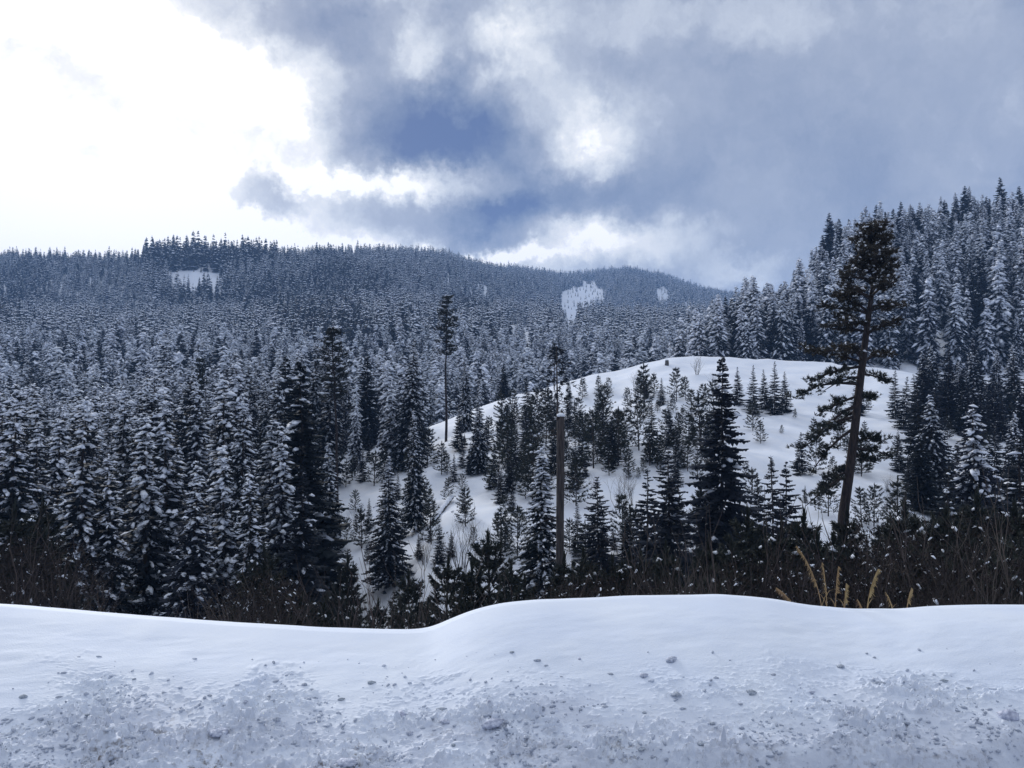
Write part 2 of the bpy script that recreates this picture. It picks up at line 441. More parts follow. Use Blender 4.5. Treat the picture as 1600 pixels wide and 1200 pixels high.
def bank_z(u, y, detail=True):
    x = (u - 800) / F * y
    yc = crest_y(u); zc = crest_z(u)
    YN, zn = 6.8, -3.27 + 0.02 * np.sin(x * 0.9)          # foot of the bank
    t = (y - YN) / (yc - YN)
    tt = np.clip(t, 0, 1)
    right = sstep(640, 860, u)
    k = 0.18 + 0.17 * right
    prof = np.where(t < 0, (1 + k) * t, (1 + k) * tt - k * tt ** 3)
    z = zn + (zc - zn) * prof
    over = np.maximum(y - yc, 0)
    z = z - 0.16 * over ** 2 - 0.12 * over
    z = np.where(over > 2.6, zc - 0.16 * 2.6 ** 2 - 0.12 * 2.6 - (over - 2.6) * 0.95, z)
    # verge drops to the road, shaped steep to darken in place of vehicle shade
    ye = np.interp(u, [-400, 700, 900, 1000, 1250, 1400, 1500, 1600, 2000], [6.2, 6.5, 6.78, 6.99, 7.03, 7.06, 7.12, 7.28, 7.55]) + (fbm(x * 1.6, y * 0 + 3.3, 61, 4) - 0.5) * 0.35
    z = z - 0.45 * (1 - sstep(-0.34, 0.05, y - ye))
    if detail:
        v = HOR - z / y * F
        m = sstep(1035, 1120, v + (fbm(x * 0.8, y * 0.8, 5, 3) - 0.5) * 110 + 10 * right)
        spread0 = sstep(.38, .62, fbm(x * .9 + 8, y * 2.0, 16, 3))
        m2 = (.3 + .7 * spread0) * sstep(1120, 1200, v + (fbm(x * 1.1, y * 1.1, 6, 3) - 0.5) * 60) * (1 - 0.55 * right)
        # wind-laid humps
        z = z + m * 0.075 * (fbm(x * 2.1 + y * 0.9, y * 2.6, 11, 3) - 0.5)
        # clods, thick in places with smooth snow between
        spread = 0.25 + 0.75 * sstep(.38, .62, fbm(x * 1.2 + 3, y * 2.4, 15, 3))
        for sc, thr, a, sd_ in ((5.0, 0.73, 0.045, 21), (8.0, 0.72, 0.045, 22), (12.0, 0.70, 0.042, 23), (18.0, 0.69, 0.030, 24), (26.0, 0.68, 0.020, 25)):
            wx = x + 0.05 * (fbm(x * 9, y * 9, sd_ + 40, 2) - .5); wy = y + 0.05 * (fbm(x * 9 + 5, y * 9, sd_ + 50, 2) - .5)
            n = fbm(wx * sc, wy * sc * 1.7, sd_, 2)
            z = z + m * spread * a * sstep(thr, thr + .06, n + .05 * (spread - .8)) * (0.6 + .8 * fbm(x * 3, y * 3, sd_ + 60, 2))
        z = z + m2 * (0.055 * (fbm(x * 9 + y * 4, y * 19, 31, 4) - 0.5) + 0.07 * np.maximum(fbm(x * 22 + 7, y * 22, 33, 3) - 0.52, 0))
        z = z + (0.05 * (fbm(x * 0.55, y * 0.9, 41, 3) - 0.5) + (1 - m) * 0.012 * (fbm(x * 2.5 + y, y * 7 - x * 1.5, 42, 3) - .5)) * sstep(0, 0.6, yc - y)
        z = z + 0.02 * (fbm(x * 1.3, y * 0 + 9.1, 43, 3) - .5)
        edge = 1 - sstep(-0.25, 0.05, y - ye)
        z = z + edge * 0.10 * (fbm(x * 7, y * 9, 51, 4) - 0.5)
        # ragged little nicks along the lip
    return z
ub = np.concatenate([np.arange(-700, -120, 9.0), np.arange(-120, 1720, 1.8), np.arange(1720, 2400, 9.0)])
ycol = np.concatenate([np.linspace(5.2, 6.6, 30), np.linspace(6.6, 8.3, 300)[1:], np.linspace(8.3, 9.9, 80)[1:], np.linspace(9.9, 16.0, 30)[1:]])
Ub, Yb = np.meshgrid(ub, ycol, indexing='ij')
Zb = bank_z(Ub, Yb)
Xb = (Ub - 800) / F * Yb
vb = HOR - Zb / Yb * F
churn_shade = sstep(1030, 1150, vb + (fbm(Xb * 0.8, Yb * 0.8, 5, 3) - 0.5) * 110) * (.45 + .55 * sstep(.35, .65, fbm(Xb * 2.2, Yb * 4.0, 75, 4)))
grit = sstep(1090, 1200, vb + (fbm(Xb * 0.9, Yb * 0.9, 71, 3) - 0.5) * 90) * np.interp(Ub, [-200, 500, 850, 1200], [1.0, 0.9, 0.6, 0.4])
grit = grit * sstep(0.35, 0.7, fbm(Xb * 3, Yb * 3, 72, 3))
bank = link_mesh('snow_bank', grid_mesh('snow_bank', Xb, Yb, Zb, M_BANK, attr=grit, attr2=churn_shade))
tag(bank, 'smooth roadside snow bank, churned near the road', kind='structure')
# the road the picture was taken from
me = grid_mesh('road', *np.meshgrid(np.linspace(-60, 60, 13), np.linspace(-7, 7.2, 5), indexing='ij'), np.full((13, 5), -3.95), M_ROAD)
tag(link_mesh('road', me), 'snow streaked mountain road', kind='structure')

# ------------------------------------------------------------------ conifers
def conifer(seed, h, r, gap, per, clear, snow_p, snow_s, droop, shape=0.85, sprays=6, lean=0.0, upturn=0.25, ragged=0.25, snow_inner=0.3, spike=1.0, loads=(1, 1, 2, 2, 3)):
    """whorled evergreen: returns MBs (trunk, crown, snow)"""
    rnd = random.Random(seed)
    tr, cr_, sn = MB(), MB(), MB()
    pts = []; rad = []
    for k in range(9):
        t = k / 8
        pts.append(Vector((lean * h * t * t + rnd.uniform(-.004, .004) * h, rnd.uniform(-.004, .004) * h, h * t * 0.985 - 0.6 * (k == 0))))
        rad.append(max(0.011 * h * (1 - t) ** 0.85 + 0.012, 0.012))
    tr.tube(pts, rad, 7)
    def axis(z):
        t = z / h
        return Vector((lean * h * t * t, 0, z))
    z = h * clear
    while z < h * 0.985:
        t = (z / h - clear) / (1 - clear)
        env = (1 - t) ** shape
        # a spruce is a little narrower at the very foot
        env *= 0.72 + 0.28 * min(1, t / 0.14)
        n = max(3, int(round(per * (0.55 + 0.45 * env))))
        a0 = rnd.uniform(0, 6.28)
        for k in range(n):
            if rnd.random() < 0.07: continue
            az = a0 + 6.283 * k / n + rnd.uniform(-.35, .35)
            Lb = r * env * (1 + rnd.uniform(-ragged, ragged)) + 0.025 * r
            zz = z + rnd.uniform(-.5, .5) * gap
            o = axis(zz)
            out = Vector((math.cos(az), math.sin(az), 0)); side = Vector((-math.sin(az), math.cos(az), 0))
            dr = droop * (0.35 + 0.75 * (1 - t)) + rnd.uniform(-.12, .12)
            def P(s):
                return o + out * (Lb * s) + Vector((0, 0, Lb * (-dr * s + (dr * upturn + 0.12 * t) * s * s)))
            # limb
            cr_.add([o + side * .015, o - side * .015, P(1.0)], [(0, 1, 2)])
            for q in range(sprays):
                s = 0.16 + 0.86 * (q + rnd.uniform(0.1, 0.9)) / sprays
                p = P(min(s, 1.02))
                w = (0.16 * r * (0.3 + 0.7 * env) + 0.30 * Lb) * (1.1 - 0.75 * s) * rnd.uniform(.6, 1.25) * spike
                fl = 0.06 * r * (0.4 + 0.6 * env) + 0.09 * Lb
                for sg in (-1, 1):
                    d = (out * rnd.uniform(.45, .95) + side * sg * rnd.uniform(.5, 1.0) + Vector((0, 0, rnd.uniform(-.55, -.05)))) * w
                    b_ = out * fl
                    mid = p + d * 0.55 + out * fl * 0.6 + Vector((0, 0, rnd.uniform(-.03, .03) * r))
                    cr_.add([p - b_, p + b_, mid, p + d], [(0, 1, 2), (0, 2, 3)])
                # hanging twig
                hd = Vector((0, 0, -w * rnd.uniform(.45, .95))) + out * rnd.uniform(-.1, .3) * w
                cr_.add([p - out * fl * .9, p + out * fl * .9, p + hd], [(0, 1, 2)])
            # snow lying on the outer half of the bough
            if rnd.random() < snow_p:
                for j in range(rnd.choice(loads)):
                    s = rnd.uniform(snow_inner, 0.98)
                    p = P(s); dv = (P(min(s + .1, 1)) - P(s - .1)).normalized()
                    big = rnd.random() < 0.07
                    a = snow_s * rnd.uniform(.5, 1.15) * (1.45 if big else 1) * (0.45 + 0.55 * env ** 0.5)
                    clump(sn, p + Vector((0, 0, a * .10)) + side * rnd.uniform(-.5, .5) * a, dv * 1.0 + side * rnd.uniform(-.6, .6), a * rnd.uniform(1.0, 1.5), a * rnd.uniform(.32, .7), a * rnd.uniform(.26, .5), rnd, ICO1, .38, 0, rnd.uniform(.25, .75))
        z += gap * rnd.uniform(.75, 1.25) * (0.65 + 0.35 * env)
    # leader
    tip = axis(h)
    for k in range(7):
        az = rnd.uniform(0, 6.28); l_ = 0.05 * h * rnd.uniform(.4, .9)
        b0 = axis(h * (0.955 + 0.045 * k / 7))
        d = Vector((math.cos(az) * .5, math.sin(az) * .5, .35)) * l_
        cr_.add([b0 + Vector((.02, 0, 0)), b0 - Vector((.02, 0, 0)), b0 + d], [(0, 1, 2)])
    cr_.add([tip - Vector((.03, 0, .05 * h)), tip + Vector((.03, 0, -.05 * h)), tip + Vector((0, 0, .012 * h))], [(0, 1, 2)])
    return tr, cr_, sn

def tuft(mb, p, d, ln, n, rnd, spread=0.8):
    """a brush of pine needles"""
    d = Vector(d).normalized()
    a = d.orthogonal().normalized(); b = d.cross(a)
    for k in range(n):
        t = 6.283 * (k + rnd.random()) / n
        dd = (d * rnd.uniform(.35, 1.0) + (a * math.cos(t) + b * math.sin(t)) * spread * rnd.uniform(.5, 1)) * ln * rnd.uniform(.7, 1.1)
        w = dd.cross(d)
        w = w.normalized() * ln * 0.13 if w.length > 1e-6 else a * ln * .1
        q = p + d * ln * rnd.uniform(-.3, .3)
        mb.add([q - w, q + w, q + dd], [(0, 1, 2)])

def young_pine(seed, h, r, snow_p=0.25, gap=0.36, per=5, nt=3, fine=1.0):
    """open young pine with up-swept brush-like shoots"""
    rnd = random.Random(seed)
    tr, cr_, sn = MB(), MB(), MB()
    tr.tube([(0, 0, -.4), (0, 0, h * .5), (0, 0, h * .97)], [0.016 * h, 0.010 * h, 0.004 * h], 5)
    z = h * 0.10
    while z < h * 0.93:
        t = z / h
        Lm = r * (1 - t) ** 0.75 * (0.7 + 0.3 * min(1, t / .2))
        a0 = rnd.uniform(0, 6.28)
        for k in range(per):
            az = a0 + 6.283 * k / per + rnd.uniform(-.4, .4)
            Lb = Lm * rnd.uniform(.65, 1.2) + .06 * r
            out = Vector((math.cos(az), math.sin(az), 0)); o = Vector((0, 0, z + rnd.uniform(-.3, .3) * gap))
            up = 0.15 + 0.5 * t + rnd.uniform(-.1, .15)
            def P(s): return o + out * (Lb * s) + Vector((0, 0, Lb * up * s * s))
            tr.add([o + Vector((0, 0, .012 * h * .4)), o - Vector((0, 0, .012 * h * .4)), P(1.0)], [(0, 1, 2)])
            for q in range(nt):
                s = 0.35 + 0.65 * (q + 1) / nt
                tuft(cr_, P(s), out + Vector((0, 0, .35 + .5 * s)), (0.055 * h + .05) * fine * rnd.uniform(.8, 1.2), 8 if fine == 1 else 11, rnd)
                for rep_ in range(1 if fine == 1 else 3):
                    sd_ = Vector((-out.y, out.x, 0)) * rnd.choice((-1, 1)) * Lb * rnd.uniform(.12, .32)
                    tuft(cr_, P(s) + sd_, out + sd_.normalized() * .6 + Vector((0, 0, .4)), (0.05 * h + .05) * fine * rnd.uniform(.7, 1.1), 6 if fine == 1 else 10, rnd)
                if rnd.random() < snow_p * 0.6:
                    a = 0.035 * h * rnd.uniform(.7, 1.4) * (.6 if fine < 1 else 1)
                    clump(sn, P(s) + Vector((0, 0, a * .5)), out, a * 1.1, a * .5, a * .35, rnd, ICO1, .35, 0, .6)
        z += gap * h / 4.0 * rnd.uniform(.8, 1.2)
    for k in range(4):
        tuft(cr_, Vector((0, 0, h * (.90 + .025 * k))), (rnd.uniform(-.15, .15), rnd.uniform(-.15, .15), 1), .06 * h + .05, 7, rnd, .45)
    tuft(cr_, Vector((0, 0, h * .985)), (0, 0, 1), .07 * h, 5, rnd, .2)
    if not sn.f:
        clump(sn, Vector((0, 0, h * .5)), (1, 0, 0), .03 * h, .02 * h, .015 * h, rnd)
    return tr, cr_, sn

def high_pine(seed, h, crown_from, r, snow_p=0.35):
    """slender pine, bare below, irregular crown on top"""
    rnd = random.Random(seed)
    tr, cr_, sn = MB(), MB(), MB()
    pts = [Vector((rnd.uniform(-.006, .006) * h * (k > 0), rnd.uniform(-.006, .006) * h, h * k / 8 - .6 * (k == 0))) for k in range(9)]
    tr.tube(pts, [0.0095 * h * (1 - .88 * k / 8) + .01 for k in range(9)], 7)
    z = h * crown_from
    while z < h * .98:
        t = (z / h - crown_from) / (1 - crown_from)
        for k in range(3):
            az = rnd.uniform(0, 6.28)
            Lb = r * (1.0 - .75 * t ** 1.6) * rnd.uniform(.4, 1.15) * (0.6 + .4 * min(1, t / .2))
            out = Vector((math.cos(az), math.sin(az), 0)); o = Vector((0, 0, z))
            def P(s): return o + out * Lb * s + Vector((0, 0, Lb * (.05 + .25 * t) * s + rnd.uniform(-.02, .02)))
            tr.tube([o, P(.5), P(1)], [.05, .035, .015], 4)
            for q in range(5):
                s = .35 + .65 * (q + 1) / 5
                for j in range(4):
                    pp = P(s) + Vector((rnd.uniform(-1, 1), rnd.uniform(-1, 1), rnd.uniform(-.4, .6))) * .24 * r
                    tuft(cr_, pp, out + Vector((0, 0, .5)), .17 * r * rnd.uniform(.7, 1.2), 7, rnd)
                if rnd.random() < snow_p:
                    a = .13 * r * rnd.uniform(.5, 1.4)
                    clump(sn, P(s) + Vector((0, 0, .18 * r)), out, a, a * .7, a * .45, rnd)
        z += h * (1 - crown_from) / 15 * rnd.uniform(.7, 1.3)
    # dead stubs along the bare stem
    for k in range(14):
        zz = h * rnd.uniform(.25, crown_from); az = rnd.uniform(0, 6.28)
        l_ = rnd.uniform(.2, .8)
        o = Vector((0, 0, zz)); d = Vector((math.cos(az), math.sin(az), -.1)) * l_
        tr.tube([o, o + d], [.02, .006], 3)
    return tr, cr_, sn

def shrub(seed, h, r, stems=9, depth=3, thick=0.012):
    """leafless shrub: one mesh of forked stems"""
    rnd = random.Random(seed)
    mb = MB()
    def grow(p, d, l_, rad, lev):
        p2 = p + d * l_ * .5 + Vector((rnd.uniform(-1, 1), rnd.uniform(-1, 1), 0)) * l_ * .05
        p3 = p + d * l_ + Vector((rnd.uniform(-1, 1), rnd.uniform(-1, 1), 0)) * l_ * .07
        mb.tube([p, p2, p3], [rad, rad * .8, rad * .55], 3, cap=False)
        if lev <= 0: return
        for k in range(rnd.choice((2, 3, 3))):
            b0 = p2 if k == 0 else p3
            dd = (d + Vector((rnd.uniform(-1, 1), rnd.uniform(-1, 1), rnd.uniform(-.1, .6))) * .55).normalized()
            grow(b0, dd, l_ * rnd.uniform(.5, .8), rad * .55, lev - 1)
    for k in range(stems):
        az = rnd.uniform(0, 6.28); tl = rnd.uniform(.05, .55) * r / h * 1.6
        d = Vector((math.cos(az) * tl, math.sin(az) * tl, 1)).normalized()
        grow(Vector((math.cos(az) * .08 * r, math.sin(az) * .08 * r, -.25)), d, h * rnd.uniform(.36, .5), thick * h * rnd.uniform(.6, 1.1), depth)
    return mb

def brush_bush(seed, h, r, n=1100):
    """dense dark thicket bush: stems, small dull leaves / needles, flecks of snow"""
    rnd = random.Random(seed)
    st = shrub(seed + 5, h * 1.02, r * .9, 22, 3, .004)
    lf, sn = MB(), MB()
    for k in range(n):
        a = rnd.uniform(0, 6.28); q = rnd.random() ** .5; z = h * rnd.random() ** .8
        rr = r * q * (1 - .55 * (z / h) ** 1.5) * (1 + .25 * math.sin(3 * a + seed))
        p = Vector((rr * math.cos(a), rr * math.sin(a), z))
        tuft(lf, p, (math.cos(a) * .6, math.sin(a) * .6, rnd.uniform(.1, 1)), .030 * h * rnd.uniform(.5, 1.2), 6, rnd, .9)
        if rnd.random() < .06:
            b_ = .0065 * h * rnd.choice((.5, .7, .9, 1.2, 1.8))
            clump(sn, p + Vector((0, 0, b_)), (math.cos(a), math.sin(a), -.2), b_ * 1.7, b_ * .7, b_ * .5, rnd, ICO1, .4, 0, .7)
    return st, lf, sn

KIND = {}
def kind(key, h, trip, mats, names=('trunk', 'crown', 'snow')):
    """register the part meshes of one prototype tree"""
    ms = []
    for mb, mt, nm in zip(trip, mats, names):
        ms.append((nm, mb.mesh(key + '_' + nm, mt, smooth=(nm in ('snow', 'trunk')))))
    KIND[key] = (h, ms, trip, mats)
SPR = (M_BARK, M_NEEDLE, M_TSNOW)
for i in range(6):      # snow-laden spruces
    kind('spruce%d' % i, 20.0, conifer(100 + i, 20.0, 2.2 + .25 * (i % 3), .52, 9, .05 + .02 * (i % 3), .95, .31 + .04 * (i % 2), .75, .70 + .06 * (i % 3), upturn=.12, ragged=.34, loads=(1, 2, 3, 3)), SPR)
for i in range(4):      # spruces bent under thick snow
    kind('heavy%d' % i, 20.0, conifer(120 + i, 20.0, 2.7 + .25 * (i % 3), .80, 8, .05, .92, .60 + .08 * (i % 2), .85, .72, sprays=6, upturn=.1, snow_inner=.2), SPR)
for i in range(3):      # spruces that have shed most of their snow
    kind('dark%d' % i, 14.0, conifer(140 + i, 14.0, 2.5 + .2 * i, .36, 10, .03, .22, .30, .42, .85, sprays=9, spike=.8, ragged=.35), SPR)
for i in range(3):      # smaller spruces in the open
    kind('small%d' % i, 7.0, conifer(160 + i, 7.0, 1.35 + .12 * i, .27, 8, .03, .25, .13, .30, .9, sprays=8, upturn=.5, spike=.75, ragged=.35), SPR)
for i in range(2):      # loaded smaller spruces
    kind('laden%d' % i, 9.0, conifer(170 + i, 9.0, 2.0 + .15 * i, .36, 9, .03, 1.0, .27, .75, .85, sprays=7, upturn=.15), SPR)
PIN = (M_BARK, M_PINE, M_TSNOW)
for i in range(4):
    kind('young%d' % i, 4.0, young_pine(200 + i, 4.0, 1.0 + .16 * i, .25), PIN)
for i in range(3):      # the same kind seen from close by
    kind('near%d' % i, 6.0, young_pine(210 + i, 6.0, 1.5 + .2 * i, .10, gap=.24, per=6, nt=5, fine=.5), PIN)
for i in range(2):
    kind('high%d' % i, 20.0, high_pine(220 + i, 20.0, .60 + .06 * i, 1.9), (M_PINEBARK, M_PINE, M_TSNOW))
for i in range(3):
    kind('brush%d' % i, 2.4, brush_bush(240 + i, 2.4, 1.5), (M_TWIG, M_BRUSH if i != 1 else M_PINE, M_TSNOW), ('stems', 'foliage', 'snow'))
for i in range(4):
    KIND['shrub%d' % i] = (2.0, [('shrub', shrub(260 + i, 2.0, .8 + .1 * i, 8 + i, 3, .007).mesh('shrub%d' % i, M_TWIG))], None, None)

COUNT = {}
def by_what(u):
    """what stands next to a plant along the far side of the snow bank"""
    for lim, txt in ((130, 'below the dense valley forest'), (500, 'below the dark spruce at the forest edge'), (690, 'where the snow bank dips lowest'), (850, 'on the rising shoulder of the snow bank'),
                     (905, 'at the foot of the broken trunk'), (1070, 'between the broken trunk and the tall lone spruce'), (1200, 'below the tall lone spruce'), (1290, 'behind the arching golden grass'), (1400, 'below the leaning pine')):
        if u < lim: return txt
    return 'in the thicket below the snow-laden spruce'
def plant(key, name, u, y, h, label, cat, group=None, rot=None, z=None, sink=0.0, wide=1.0):
    h0, ms = KIND[key][0], KIND[key][1]
    x = (u - 800) / F * y
    if z is None: z = float(ground(u, y))
    if len(ms) == 1:
        o = bpy.data.objects.new(name, ms[0][1])
    else:
        o = bpy.data.objects.new(name, None); o.empty_display_size = .3
    C.objects.link(o)
    s = h / h0
    o.location = (x, y, z - sink); o.scale = (s * wide, s * wide, s)
    o.rotation_euler = (rng.normal(0, .024), rng.normal(0, .024), rng.uniform(0, 6.283) if rot is None else rot)
    tag(o, label, cat, group)
    if len(ms) > 1:
        for nm, me_ in ms:
            c = bpy.data.objects.new(nm, me_); C.objects.link(c); c.parent = o
            if nm == 'snow': c['kind'] = 'stuff'
    COUNT[name] = COUNT.get(name, 0) + 1
    return o

OCC = []      # (x, y, radius) already planted
def plant_px(key, name, u, vb, vt, label, cat, group=None, y=None, rot=None, wide=1.0):
    """stand a tree on the ground where the sight line through its foot meets the slope"""
    yy = y if y else hit(u, vb)
    h = (vb_at(u, yy) - vt) / F * yy
    OCC.append(((u - 800) / F * yy, yy, 0.13 * h))
    return plant(key, name, u, yy, h, label, cat, group, rot, wide=wide)
def vb_at(u, y): return HOR - float(ground(u, y)) / y * F

# ---- trees that stand out one by one
plant_px('dark0', 'spruce_tree', 1127, 905, 553, 'tall dark broad spruce standing alone on the open knoll, snow only on few boughs', 'tree', y=44, wide=1.0)
plant_px('spruce1', 'spruce_tree', 845, 915, 690, 'snow-laden spruce growing right beside the bare broken trunk', 'tree', y=40, wide=1.35)
plant_px('spruce2', 'spruce_tree', 607, 900, 712, 'dark spruce with a big snow lump low down on the open slope', 'tree', y=50, wide=1.35)
plant_px('spruce4', 'spruce_tree', 649, 880, 640, 'narrow snow-dusted spruce beside the spruce with the big snow lump', 'tree', y=58, wide=1.0)
plant_px('dark1', 'spruce_tree', 467, 985, 730, 'dark dense spruce at the forest edge just behind the snow bank', 'tree', y=38, wide=.95)
plant_px('spruce3', 'spruce_tree', 517, 813, 690, 'slim snowy spruce close beside the bare stem of a tall pine', 'tree', y=62, wide=1.2)
plant_px('laden0', 'spruce_tree', 1530, 825, 628, 'heavily snow-laden broad spruce above the brown thicket', 'tree', y=42, wide=1.0)
plant_px('laden1', 'spruce_tree', 1458, 765, 612, 'snow-laden spruce beside dark young firs below the wooded hill', 'tree', y=58, wide=.95)
plant_px('spruce5', 'spruce_tree', 748, 812, 612, 'slim snowy spruce at the left foot of the open knoll', 'tree', y=72, wide=1.1)
plant_px('high0', 'tall_pine', 697, 752, 462, 'tallest slender pine with bare dark stem and small crown above the knoll', 'tree', y=92)
plant_px('high1', 'tall_pine', 531, 842, 508, 'tall pine with long bare stem and snow lumps in its crown', 'tree', y=66, wide=.9)
plant_px('high0', 'tall_pine', 318, 800, 560, 'tall thin pine stem deep within the dense valley forest', 'tree', y=86, wide=.8)
plant_px('high1', 'tall_pine', 866, 640, 535, 'dark ragged pine crown rising over the knoll ridge behind the broken trunk', 'tree', y=118, wide=1.2)

G_KN = 'young pines scattered over the open snowy knoll'
L_KN = 'young dark pine growing on the open snowy knoll'
for (u, vb_, vt) in [(858, 655, 612), (910, 624, 590), (935, 615, 586), (950, 617, 590), (933, 655, 633), (981, 638, 605), (1022, 619, 583), (1057, 627, 575),
        (1071, 624, 588), (998, 704, 622), (975, 704, 638), (933, 725, 688), (1015, 729, 668), (1027, 729, 678), (1076, 701, 645), (1089, 750, 705),
        (982, 750, 725), (997, 748, 729), (896, 750, 731), (1188, 694, 658), (1176, 673, 627), (1174, 790, 731), (1221, 678, 664), (1242, 655, 638),
        (1266, 745, 728), (1301, 740, 713), (1293, 806, 736), (1345, 822, 762), (1364, 822, 756), (1401, 715, 681), (1041, 690, 640), (950, 700, 660),
        (905, 690, 645), (885, 720, 690), (1110, 690, 640), (1062, 690, 655), (1005, 660, 628), (965, 668, 640), (1098, 640, 600), (1135, 640, 610),
        (830, 700, 665), (800, 720, 680), (815, 745, 705), (790, 690, 655), (1325, 700, 682), (1262, 690, 676), (1205, 740, 716), (1165, 745, 720)]:
    plant_px('young%d' % rng.integers(0, 4), 'young_pine', u, vb_, vt, L_KN, 'tree', G_KN)
G_SP = 'small spruces scattered over the open snowy knoll'
L_SP = 'small pointed spruce growing on the open snowy knoll'
for (u, vb_, vt) in [(824, 661, 586), (889, 645, 590), (1034, 634, 590), (954, 731, 655), (910, 729, 655), (1055, 757, 690), (1153, 633, 573), (1176, 648, 570),
        (1195, 640, 577), (1210, 648, 564), (1226, 645, 580), (1398, 655, 577), (1410, 670, 588), (1440, 645, 584), (1485, 638, 584), (1522, 655, 595),
        (1545, 655, 600), (1585, 655, 605), (1419, 780, 709), (1464, 735, 602), (1500, 680, 610), (1565, 690, 620)]:
    plant_px('small%d' % rng.integers(0, 3), 'small_spruce', u, vb_, vt, L_SP, 'tree', G_SP)
G_FL = 'small spruces on the lower flank of the knoll'
L_FL = 'small spruce on the snowy lower flank of the knoll beside the forest'
for (u, vb_, vt) in [(567, 753, 700), (545, 897, 858), (543, 847, 808), (517, 900, 840), (577, 827, 778), (687, 880, 818), (710, 753, 708), (585, 760, 704), (600, 750, 700),
        (735, 742, 690), (760, 705, 650), (770, 762, 700), (690, 742, 690), (665, 802, 752), (705, 872, 828), (541, 762, 718), (622, 782, 738), (800, 800, 755), (790, 850, 812), (503, 880, 838),
        (630, 842, 800), (725, 800, 765), (556, 800, 765), (740, 850, 822), (812, 830, 790), (575, 880, 850), (530, 935, 890), (760, 880, 850), (672, 846, 812), (718, 705, 640), (668, 730, 668), (640, 740, 690)]:
    plant_px('small%d' % rng.integers(0, 3) if rng.random() < .6 else 'young%d' % rng.integers(0, 4), 'small_spruce', u, vb_, vt, L_FL, 'tree', G_FL)
G_SL = 'spruces on the lower slope above the snow bank'
L_SL = 'half-grown dark spruce on the lower slope above the roadside snow bank'
for (u, y, vt, w) in [(936, 44, 745, 1.1), (1010, 42, 733, 1.1), (1046, 41, 700, 1.15), (1210, 38, 713, .95), (1228, 40, 722, .95), (1469, 36, 727, 1.1), (782, 60, 730, 1.1),
        (1185, 46, 742, .9), (1415, 34, 775, 1.0), (1590, 36, 680, 1.2), (1500, 30, 760, 1.1), (1560, 29, 760, 1.1)]:
    plant_px('small%d' % rng.integers(0, 3), 'small_spruce', u, 900, vt, 'half-grown dark spruce on the lower slope, ' + by_what(u), 'tree', G_SL, y=y, wide=w)

G_FR = 'spruces of the forest front row behind the snow bank'
for k, (u, y, vt, w) in enumerate([(118, 34, 610, 1.2), (232, 37, 640, 1.1), (300, 33, 720, 1.25), (352, 36, 690, 1.15), (405, 34, 735, 1.2), (58, 38, 655, 1.1), (180, 35, 700, 1.2), (438, 40, 660, 1.05), (10, 36, 600, 1.15), (265, 41, 600, 1.05), (375, 43, 610, 1.0)]):
    plant_px('spruce%d' % (k % 6), 'snowy_spruce', u, 900, vt, ('short ' if vt > 680 else 'tall ') + 'snow-flecked spruce in the forest front row just behind the snow bank', 'tree', G_FR, y=y, wide=w)
# self-sown saplings between the bigger ones
ks = 0
for k in range(2200):
    u = rng.uniform(490, 1120) if rng.random() < .8 else rng.uniform(1120, 1600); vb_ = rng.uniform(610, 900)
    if u > 780 and vb_ < np.interp(u, [780, 900, 1000, 1100, 1600], [660, 620, 612, 640, 640]): continue
    if u < 780 and (vb_ < 690 or rng.random() < .72): continue
    if u > 860 and 745 < vb_ < 850 and rng.random() < .85: continue
    if 1150 < u < 1310 and rng.random() < .85: continue
    if 485 < u < 800 and vb_ > 860 and rng.random() < .5: continue
    if fbm(np.array([u / 60.]), np.array([vb_ / 40.]), 123, 2)[0] < .46: continue
    yy = hit(u, vb_)
    if zone(np.array([u]), np.array([yy]))[0] != 1: continue
    h = rng.uniform(1.2, 3.6) * (1 if rng.random() < .7 else 1.5)
    x_ = (u - 800) / F * yy
    if any((x_ - ox) ** 2 + (yy - oy) ** 2 < (orr * .5 + .35) ** 2 for ox, oy, orr in OCC): continue
    OCC.append((x_, yy, .13 * h))
    kk = 'young%d' % rng.integers(0, 4) if rng.random() < .6 else 'small%d' % rng.integers(0, 3)
    plant(kk, 'conifer_sapling', u, yy, h, ('little pine' if kk[0] == 'y' else 'little spruce') + ' sapling ' + ('among bigger young trees on the open knoll' if u > 800 else 'on the snowy flank between forest and open knoll'), 'tree', 'saplings sown over the snowy knoll')
    ks += 1
    if ks >= 150: break
for k in range(46):
    u = rng.uniform(785, 960); vb_ = rng.uniform(np.interp(u, [785, 960], [665, 640]), 790)
    yy = hit(u, vb_); h = rng.uniform(1.6, 4.6); x_ = (u - 800) / F * yy
    if any((x_ - ox) ** 2 + (yy - oy) ** 2 < (orr * .4 + .3) ** 2 for ox, oy, orr in OCC): continue
    OCC.append((x_, yy, .13 * h))
    kk = 'young%d' % rng.integers(0, 4) if rng.random() < .5 else 'small%d' % rng.integers(0, 3)
    plant(kk, 'conifer_sapling', u, yy, h, ('little pine' if kk[0] == 'y' else 'little spruce') + ' sapling uphill behind the bare broken trunk', 'tree', 'saplings sown over the snowy knoll')
    ks += 1
print('saplings', ks)

